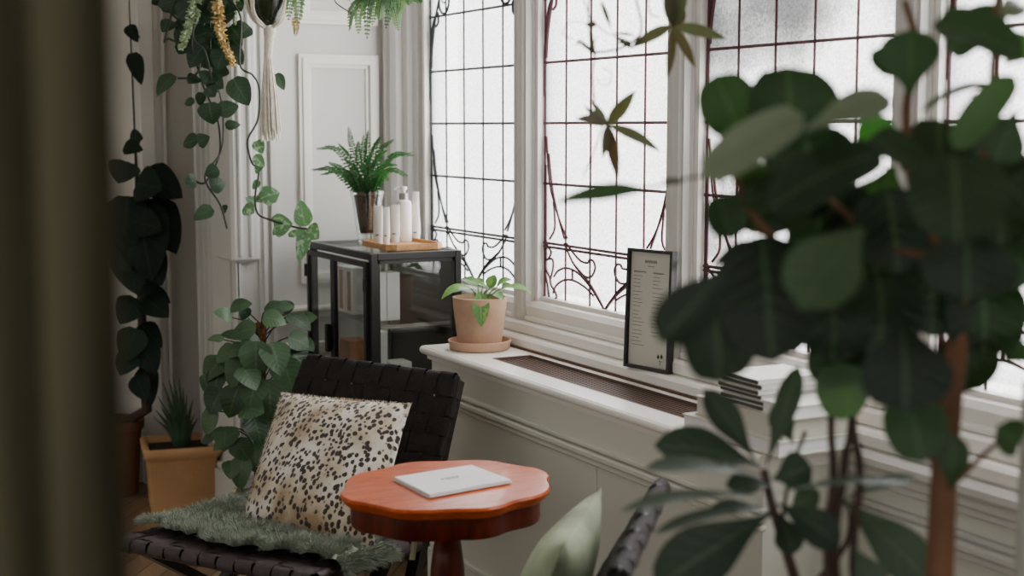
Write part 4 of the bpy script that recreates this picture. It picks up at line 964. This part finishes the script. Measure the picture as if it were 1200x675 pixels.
sedum([(256, -30), (256, 18), (262, 48), (274, 76)], 4.8, M['dry'], 'dried yellow trailing succulent strand hanging among the dark vine', 'trailing_sedum', 11)
sedum([(280, -40), (277, 0), (276, 14), (275, 28)], 4.9, M['sedum'], 'short pale green succulent strand hanging beside the macrame rope', 'trailing_sedum', 6)
# macrame hanger
dM = 4.55
def PM(px, py, dz=0.): return at(px, py, dM-dz)
mc = PM(315, -20); mr = empty('macrame_hanger', V((mc.x, mc.y, 2.7)), 'cream macrame plant hanger with a long tassel holding a dark green pot', 'plant hanger')
rp = MB(); kn = PM(316, 36)
for (px, dz) in ((288, .0), (338, .0), (294, .06), (334, .05), (302, -.07), (328, -.06)):
    a = PM(px, -10, dz); b2 = V((mc.x, mc.y, 2.74))
    rp.tube(curve([b2, PM(px+(4 if px < 315 else -4), -110, dz), a, PM((px+316)/2+(px-316)*.22, 22, dz*.7), kn], 6), .005, 6)
    rp.tube(curve([PM(px+3, -10, dz+.01), PM((px+316)/2+(px-316)*.28, 16, dz*.8+.01), kn], 6), .0035, 6)
rp.tube([kn+V((0, 0, .012)), kn-V((0, 0, .012))], .02, 12)
rp.tube([PM(316, 36), PM(315, 50), PM(314, 70)], [.018, .015, .013], 12)
rp.tube([V((mc.x, mc.y, 2.70)), V((mc.x, mc.y, 2.75))], .012, 8)
rp.build('rope', M['rope'], mr)
ts = MB()
for k in range(90):
    a = R.random()*2*PI; r0 = .012*math.sqrt(R.random()); r1 = .030*math.sqrt(R.random())+.004
    b = PM(314, 68)+V((math.cos(a)*r0, math.sin(a)*r0, 0)); e = PM(317, R.uniform(150, 166)); e = e+V((math.cos(a)*r1, math.sin(a)*r1, 0))
    ts.tube(curve([b, b.lerp(e, .5)+V((math.cos(a)*.004, math.sin(a)*.004, 0)), e], 3), .0022, 4)
ts.build('tassel', M['rope'], mr)
MC = PM(314, 30); 
MP = empty('hanging_pot', V((MC.x, MC.y, MC.z)), 'dark green rounded pot cradled in the macrame hanger with a browning fern', 'potted plant')
MB().lathe([(.001, .0), (.02, .004), (.04, .02), (.058, .06), (.07, .11), (.068, .18), (.062, .182), (.06, .16), (.001, .155)], MC, 28).build('pot', M['darkpot'], MP)
ff = MB(); fs2 = MB()
for pts in ([(322, -70), (345, -40), (350, 0), (347, 36)], [(318, -70), (338, -45), (341, -10), (338, 24)], [(322, -70), (350, -45), (356, -20), (353, 4)], [(310, -70), (285, -50), (275, -30)]):
    frond(ff, fs2, [PM(x, y, .03) for x, y in pts], .03, -FW+V((0, 0, .2)), 24, rnd=.5)
br_ = MB(); frond(br_, MB(), [PM(344, 20, .04), PM(347, 32, .04), PM(346, 42, .04)], .012, -FW, 9, rnd=.3); br_.build('browned_tip', M['dry'], MP)
fs2.build('stalks', M['stem'], MP); ff.build('fronds', M['fern_grey'], MP)
# small fern at the top near the jamb
dG = 4.5
gb = at(455, -110, dG); gf = empty('hanging_fern', gb, 'feathery grey green fern fronds dangling from above the panelled wall', 'hanging plant')
MB().lathe([(.001, -.02), (.06, -.02), (.08, .08), (.001, .08)], gb, 24).build('pot', M['white_plastic'], gf)
MB().tube([gb+V((0, 0, .07)), V((gb.x, gb.y, 2.75))], .004, 6).build('cord', M['rope'], gf)
gg = MB(); gs = MB(); fork = V((gb.x, gb.y, gb.z+.08))
for pts in ([(445, -30), (428, -5), (412, 14), (409, 36)], [(448, -30), (432, 5), (430, 46)], [(452, -30), (440, 0), (436, 30)], [(462, -30), (458, 0), (452, 34)], [(468, -30), (470, 0), (466, 22)], [(470, -30), (486, -6), (493, 4)], [(440, -30), (420, -8), (398, -2)], [(456, -30), (446, 4), (444, 24)], [(462, -40), (478, -8), (480, 6)], [(456, -25), (462, 10), (467, 36)], [(445, -25), (422, 8), (420, 40)]):
    frond(gg, gs, [fork]+[at(x, y, dG-R.uniform(0, .1)) for x, y in pts], .026, -FW+V((R.uniform(-.4, .4), 0, .3)), 26, dens=.8)
gs.tube(curve([fork, at(420, -30, dG), at(392, -2, dG), at(412, 16, dG)], 5), .002, 5)
gs.build('stalks', M['stem'], gf); gg.build('fronds', M['fern_grey'], gf)

# ---------------------------------------------------------------- climber with palmate leaves in front of the windows
dV = 2.45
def PV(px, py, dz=0.): return at(px, py, dV-dz)
vb_ = PV(792, -130); vt = empty('hanging_creeper', vb_, 'creeper with thin star shaped leaves and tendrils hanging before the middle window', 'hanging plant')
MB().lathe([(.001, -.02), (.06, -.02), (.08, .1), (.001, .1)], vb_, 24).build('pot', M['white_plastic'], vt)
MB().tube([vb_+V((0, 0, .09)), V((vb_.x, vb_.y, 2.75))], .004, 6).build('cord', M['rope'], vt)
vs_ = MB(); vl = MB()
def vst(pts, r=.0022): vs_.tube(curve([PV(x, y) for x, y in pts], 6), r, 5)
vst([(790, -130), (788, -40), (788, 30)], .004)
vst([(790, -100), (745, -30), (752, 30), (742, 48), (722, 58), (696, 62)])
vst([(740, -100), (700, -40), (690, 20), (697, 60), (694, 90), (698, 130), (706, 148)])
vst([(742, 50), (700, 30), (680, -20), (690, -90)], .0012)
vst([(697, 62), (680, 48), (676, 52)], .0025); vst([(690, 28), (668, 26), (660, 40), (672, 46)], .001)
vst([(706, 80), (716, 84), (714, 98), (704, 100), (700, 92)], .001); vst([(706, 148), (702, 160), (692, 188), (684, 205)], .0014); vst([(764, -40), (760, 0), (762, 16), (772, 20)], .0016)
def pal(c, tips, w):
    for (tx, ty, k) in tips: vl.leaf(PV(*c), PV(tx, ty, R.uniform(-.02, .05)), w*k*dV/FPX, -FW+V((R.uniform(-.5, .5), R.uniform(-.5, .5), .3)), 'lance', .15, .05)
pal((788, 30), [(782, 92, 1.1), (815, 80, 1.2), (852, 46, 1.5), (740, 56, 1.4), (806, -24, 1.3), (782, -30, 1.5), (795, -40, 2.6), (778, -20, 1.4)], 11)
pal((788, 30), [(792, 0, 1.8), (800, 5, 1.5)], 14)
pal((712, 146), [(745, 106, 1.5), (774, 178, 1.6), (724, 210, 1.3), (706, 186, 1.0), (674, 140, 1.6), (690, 116, .8), (684, 124, .7), (716, 178, 1.), (744, 180, .0)], 11)
pal((742, 56), [(720, 44, .6), (756, 40, .7), (728, 50, .7)], 9); pal((695, 64), [(676, 50, .5), (700, 40, .5), (690, 26, .6)], 8)
vl.leaf(PV(704, 0), PV(716, 34), 6*dV/FPX, -FW, 'lance', .1, .05); vl.leaf(PV(700, 28), PV(686, 30), 8*dV/FPX, -FW, 'lance', .1, .05)
vl.leaf(PV(745, 42), PV(716, 40), 6*dV/FPX, -FW+UPZ, 'lance', .1, .05); vl.leaf(PV(745, 50), PV(720, 52), 6*dV/FPX, -FW+UPZ, 'lance', .1, .05)
vs_.build('stems', M['stem_br'], vt); vl.build('foliage', M['palm'], vt)

# ================================================================ FOREGROUND FIG
dFg = 1.72
def PF(px, py, dz=0.): return at(px, py, dFg-dz)
fb = PF(1098, 690); fb = V((fb.x, fb.y, 0))
fg = empty('fiddle_leaf_fig', fb, 'large fiddle leaf fig with broad dark leaves filling the right foreground', 'potted plant')
MB().lathe([(.001, 0), (.11, 0), (.15, .3), (.16, .305), (.16, .33), (.15, .331), (.143, .3), (.001, .295)], fb, 36).build('pot', M['pot_grey'], fg)
MB().lathe([(.142, .3), (.07, .31), (.001, .31)], fb, 20, caps=False).build('soil', M['soil'], fg)
tk = MB()
tk.tube(curve([fb+V((0, 0, .29)), PF(1097, 740), PF(1101, 675), PF(1106, 560), PF(1113, 470), PF(1122, 395), PF(1130, 330)], 5), [.019, .0185, .018, .017, .016, .013], 12)
for pts, r in ([[(1126, 360), (1105, 300), (1072, 230), (1062, 130), (1075, 60), (1060, 0)], .008], [[(1130, 330), (1150, 230), (1160, 140), (1165, 60), (1170, -20)], .008], [[(1118, 430), (1060, 400), (1000, 340), (930, 300), (885, 255), (862, 210), (852, 170)], .0065], [[(1105, 300), (1040, 290), (980, 240), (930, 200)], .005], [[(1108, 560), (1092, 540), (1080, 520)], .004], [[(1108, 575), (1140, 545), (1178, 510)], .0045], [[(930, 300), (870, 285), (836, 310)], .0055], [[(1128, 390), (1165, 400), (1200, 395)], .006]):
    tk.tube(curve([PF(x, y) for x, y in pts], 5), [r, r*.55], 7)
tk.build('trunk', M['bark'], fg)
th = MB()
b0 = fb+V((-.05, .05, .29))
for pts in ([(976, 720), (977, 560), (974, 500), (978, 420), (985, 350)], [(1004, 720), (1008, 560), (1000, 500), (1002, 420), (1010, 340)], [(985, 720), (988, 560), (996, 510), (1001, 460)]):
    th.tube(curve([b0]+[PF(x, y, -.12) for x, y in pts], 5), [.006, .0045], 7)
th.build('side_stem', M['stem_br'], fg)
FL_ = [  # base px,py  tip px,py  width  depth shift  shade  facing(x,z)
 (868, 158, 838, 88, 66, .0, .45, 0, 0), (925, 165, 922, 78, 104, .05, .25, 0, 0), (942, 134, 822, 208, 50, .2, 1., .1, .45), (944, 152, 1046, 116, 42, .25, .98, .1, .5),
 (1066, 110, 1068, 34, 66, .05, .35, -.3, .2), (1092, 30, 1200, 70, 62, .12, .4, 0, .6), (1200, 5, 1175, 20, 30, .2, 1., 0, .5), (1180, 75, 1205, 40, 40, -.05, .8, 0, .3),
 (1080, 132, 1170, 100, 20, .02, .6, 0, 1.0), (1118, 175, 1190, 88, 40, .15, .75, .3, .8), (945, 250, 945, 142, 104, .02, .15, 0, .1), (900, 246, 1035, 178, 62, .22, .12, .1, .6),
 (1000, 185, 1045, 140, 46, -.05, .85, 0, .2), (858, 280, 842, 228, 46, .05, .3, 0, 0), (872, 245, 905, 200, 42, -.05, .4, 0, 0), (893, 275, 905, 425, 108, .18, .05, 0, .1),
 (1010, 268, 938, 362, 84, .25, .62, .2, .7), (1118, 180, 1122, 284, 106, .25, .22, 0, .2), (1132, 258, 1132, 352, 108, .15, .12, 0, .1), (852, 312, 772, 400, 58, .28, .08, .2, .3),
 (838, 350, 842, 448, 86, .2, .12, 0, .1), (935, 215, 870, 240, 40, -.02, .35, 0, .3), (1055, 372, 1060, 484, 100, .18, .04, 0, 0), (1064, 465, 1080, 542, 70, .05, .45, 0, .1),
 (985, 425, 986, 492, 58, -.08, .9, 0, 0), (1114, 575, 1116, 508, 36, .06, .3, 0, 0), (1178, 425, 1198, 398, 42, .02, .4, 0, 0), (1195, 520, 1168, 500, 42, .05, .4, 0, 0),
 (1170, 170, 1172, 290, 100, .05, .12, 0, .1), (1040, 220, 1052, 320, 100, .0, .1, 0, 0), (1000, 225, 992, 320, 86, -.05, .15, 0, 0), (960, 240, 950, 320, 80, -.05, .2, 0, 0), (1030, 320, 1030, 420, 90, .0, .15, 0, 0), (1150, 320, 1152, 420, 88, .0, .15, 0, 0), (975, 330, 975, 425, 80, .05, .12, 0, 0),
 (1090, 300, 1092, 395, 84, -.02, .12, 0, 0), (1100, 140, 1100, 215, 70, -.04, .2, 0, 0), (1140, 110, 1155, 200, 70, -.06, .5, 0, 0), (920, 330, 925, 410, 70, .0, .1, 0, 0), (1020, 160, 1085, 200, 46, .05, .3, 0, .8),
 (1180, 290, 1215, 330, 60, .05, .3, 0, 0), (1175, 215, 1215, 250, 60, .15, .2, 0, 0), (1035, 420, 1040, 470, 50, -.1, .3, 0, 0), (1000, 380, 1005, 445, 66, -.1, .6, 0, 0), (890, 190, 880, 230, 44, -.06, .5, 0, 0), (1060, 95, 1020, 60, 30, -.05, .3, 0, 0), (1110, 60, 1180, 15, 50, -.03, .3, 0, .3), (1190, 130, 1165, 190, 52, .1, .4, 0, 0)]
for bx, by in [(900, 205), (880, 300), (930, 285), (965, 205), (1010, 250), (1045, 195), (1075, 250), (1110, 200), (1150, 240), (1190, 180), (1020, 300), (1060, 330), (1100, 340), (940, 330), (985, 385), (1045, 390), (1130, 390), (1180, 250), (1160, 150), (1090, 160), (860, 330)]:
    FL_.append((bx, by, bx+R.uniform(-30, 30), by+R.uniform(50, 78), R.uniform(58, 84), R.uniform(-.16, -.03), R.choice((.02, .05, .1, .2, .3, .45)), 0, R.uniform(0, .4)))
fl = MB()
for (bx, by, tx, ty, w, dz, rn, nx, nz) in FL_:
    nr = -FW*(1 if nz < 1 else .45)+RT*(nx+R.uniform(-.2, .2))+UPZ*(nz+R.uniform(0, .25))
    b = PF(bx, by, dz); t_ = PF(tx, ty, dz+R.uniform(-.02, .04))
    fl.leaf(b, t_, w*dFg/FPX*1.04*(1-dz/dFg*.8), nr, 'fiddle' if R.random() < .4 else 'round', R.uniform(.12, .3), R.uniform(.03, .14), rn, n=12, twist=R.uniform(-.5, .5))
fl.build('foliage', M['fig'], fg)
sp = MB(); cv = curve([PF(850, 218, .05), PF(838, 210), PF(812, 208), PF(770, 218), PF(748, 222)], 5); sp.tube(cv, .002, 5)
sp.leaf(PF(756, 222), PF(650, 238), 26*dFg/FPX, UPZ+FW*-1.2, 'lance', .1, .06, .5, n=10); sp.leaf(PF(800, 214), PF(775, 212), 10*dFg/FPX, -FW+UPZ, 'lance', .1, .05, .3)
sp.build('drooping_leaf', M['fig'], fg)

# second plant, lower centre
dR = 1.95
def PR(px, py, dz=0.): return at(px, py, dR-dz)
rb = PR(960, 760); rb = V((rb.x, rb.y, 0)); ru = empty('rubber_plant', rb, 'low rubber plant with long blue green leaves in the lower right foreground', 'potted plant')
MB().lathe([(.001, 0), (.1, 0), (.13, .24), (.138, .245), (.138, .27), (.13, .271), (.124, .25), (.001, .245)], rb, 32).build('pot', M['terracotta3'], ru)
MB().lathe([(.123, .25), (.06, .26), (.001, .26)], rb, 20, caps=False).build('soil', M['soil'], ru)
rs = MB(); rs.tube(curve([rb+V((0, 0, .24)), PR(948, 740), PR(932, 680), PR(915, 625), PR(904, 590), PR(895, 550)], 5), [.009, .006], 8); rs.tube(curve([PR(915, 625), PR(925, 560), PR(944, 505)], 5), .003, 6); rs.tube(curve([PR(940, 700), PR(990, 640), PR(1000, 590)], 5), .004, 6)
rs.build('stem', M['stem_br'], ru)
rl = MB()
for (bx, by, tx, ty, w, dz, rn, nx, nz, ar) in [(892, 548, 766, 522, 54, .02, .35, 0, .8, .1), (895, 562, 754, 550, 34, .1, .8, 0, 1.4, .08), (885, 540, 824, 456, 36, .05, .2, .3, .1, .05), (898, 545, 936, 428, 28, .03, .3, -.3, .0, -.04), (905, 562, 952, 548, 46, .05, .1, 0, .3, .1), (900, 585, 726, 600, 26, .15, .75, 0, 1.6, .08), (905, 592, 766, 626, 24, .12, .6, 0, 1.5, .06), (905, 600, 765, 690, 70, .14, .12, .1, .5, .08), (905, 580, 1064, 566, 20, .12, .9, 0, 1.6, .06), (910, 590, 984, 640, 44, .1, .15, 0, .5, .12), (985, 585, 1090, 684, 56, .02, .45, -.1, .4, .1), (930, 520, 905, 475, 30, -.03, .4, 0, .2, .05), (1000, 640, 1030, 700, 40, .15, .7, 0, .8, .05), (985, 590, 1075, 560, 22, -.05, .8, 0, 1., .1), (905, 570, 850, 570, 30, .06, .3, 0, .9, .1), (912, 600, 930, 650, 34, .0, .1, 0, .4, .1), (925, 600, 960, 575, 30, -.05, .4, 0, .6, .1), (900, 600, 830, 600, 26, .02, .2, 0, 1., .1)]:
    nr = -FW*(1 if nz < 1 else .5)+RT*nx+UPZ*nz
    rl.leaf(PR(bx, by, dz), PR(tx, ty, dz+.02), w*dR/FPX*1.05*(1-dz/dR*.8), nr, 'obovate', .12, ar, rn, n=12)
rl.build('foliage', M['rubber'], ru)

# pale post at the right edge
pp = at(1205, 560, 1.85); MBp = MB(); MBp.tube([V((pp.x, pp.y, 0)), V((pp.x, pp.y, at(1205, 445, 1.85).z))], .0125, 14); MBp.tube([V((pp.x, pp.y, 0)), V((pp.x, pp.y, .012))], .09, 24)
tag(MBp.build('plant_support_post', mat('grey_post', rgb(176, 176, 168), .5)), 'slim pale grey upright post at the right edge beside the fig', 'post')

# ================================================================ CURTAIN IN THE LEFT FOREGROUND
cu = MB(); dC = .8
A_ = at(136, 337, dC); A_ = V((A_.x, A_.y, 0)); dirc = -V((RT.x, RT.y, 0)).normalized(); nf = V((FW.x, FW.y, 0)).normalized()
def cur(a, b):
    s_ = a*.2; fold = .02*math.sin(a*32)+.012*math.sin(a*15+1); lean = .004*(b-.5)
    return A_+dirc*(s_+.0)+nf*fold+V((0, 0, .015+b*2.53))+dirc*lean
cu.grid(cur, 120, 8)
ct = cu.build('curtain', M['curtain'], angle=180)
tag(ct, 'dark olive curtain hanging close in the left foreground', 'curtain')
rd = MB().tube([A_+dirc*-.08+V((0, 0, 2.56)), A_+dirc*.3+V((0, 0, 2.56))], .014, 12)
rdo = rd.build('curtain_rod', M['black_metal'])
tag(rdo, 'black rod carrying the olive curtain above the view', 'curtain rod')
MB().tube([A_+dirc*.05+V((0, 0, 2.56)), A_+dirc*.05+V((0, 0, 2.75))], .008, 8).build('bracket', M['black_metal'], rdo)
MB().tube([A_+dirc*.22+V((0, 0, 2.56)), A_+dirc*.22+V((0, 0, 2.75))], .008, 8).build('bracket', M['black_metal'], rdo)

# ================================================================ LIGHT, SKY, CAMERA
def area(name, loc, rot, sx, sy, radiance, col):
    l = bpy.data.lights.new(name, 'AREA'); l.shape = 'RECTANGLE'; l.size = sx; l.size_y = sy; l.energy = radiance*PI*sx*sy; l.color = col
    o = bpy.data.objects.new(name, l); COL.objects.link(o); o.location = loc; o.rotation_euler = rot; return o
area('overcast_daylight', (-3.2, 2.75, 1.75), (-PI/2, 0, 0), 5.6, 2.3, 11.0, (1.0, .99, .98))
W = bpy.data.worlds.new('room_ambient'); S.world = W; W.use_nodes = True
bg = W.node_tree.nodes['Background']; bg.inputs[0].default_value = (.94, .93, .88, 1); bg.inputs[1].default_value = .62  # even grey fill added in place of the unseen room's ambient light
cam = bpy.data.cameras.new('camera'); co = bpy.data.objects.new('camera', cam); COL.objects.link(co)
cam.sensor_width = 36; cam.lens = FPX/1200*36; cam.clip_start = .05
co.matrix_world = Matrix(((RT.x, UP.x, -FW.x, 0), (RT.y, UP.y, -FW.y, 0), (RT.z, UP.z, -FW.z, H), (0, 0, 0, 1)))
cam.dof.use_dof = True; cam.dof.focus_distance = 4.1; cam.dof.aperture_fstop = 2.7
S.camera = co
S.view_settings.view_transform = 'AgX'; S.view_settings.look = 'AgX - Base Contrast'; S.view_settings.exposure = 0.24
S.cycles.use_denoising = True
S.cycles.max_bounces = 12; S.cycles.transparent_max_bounces = 16
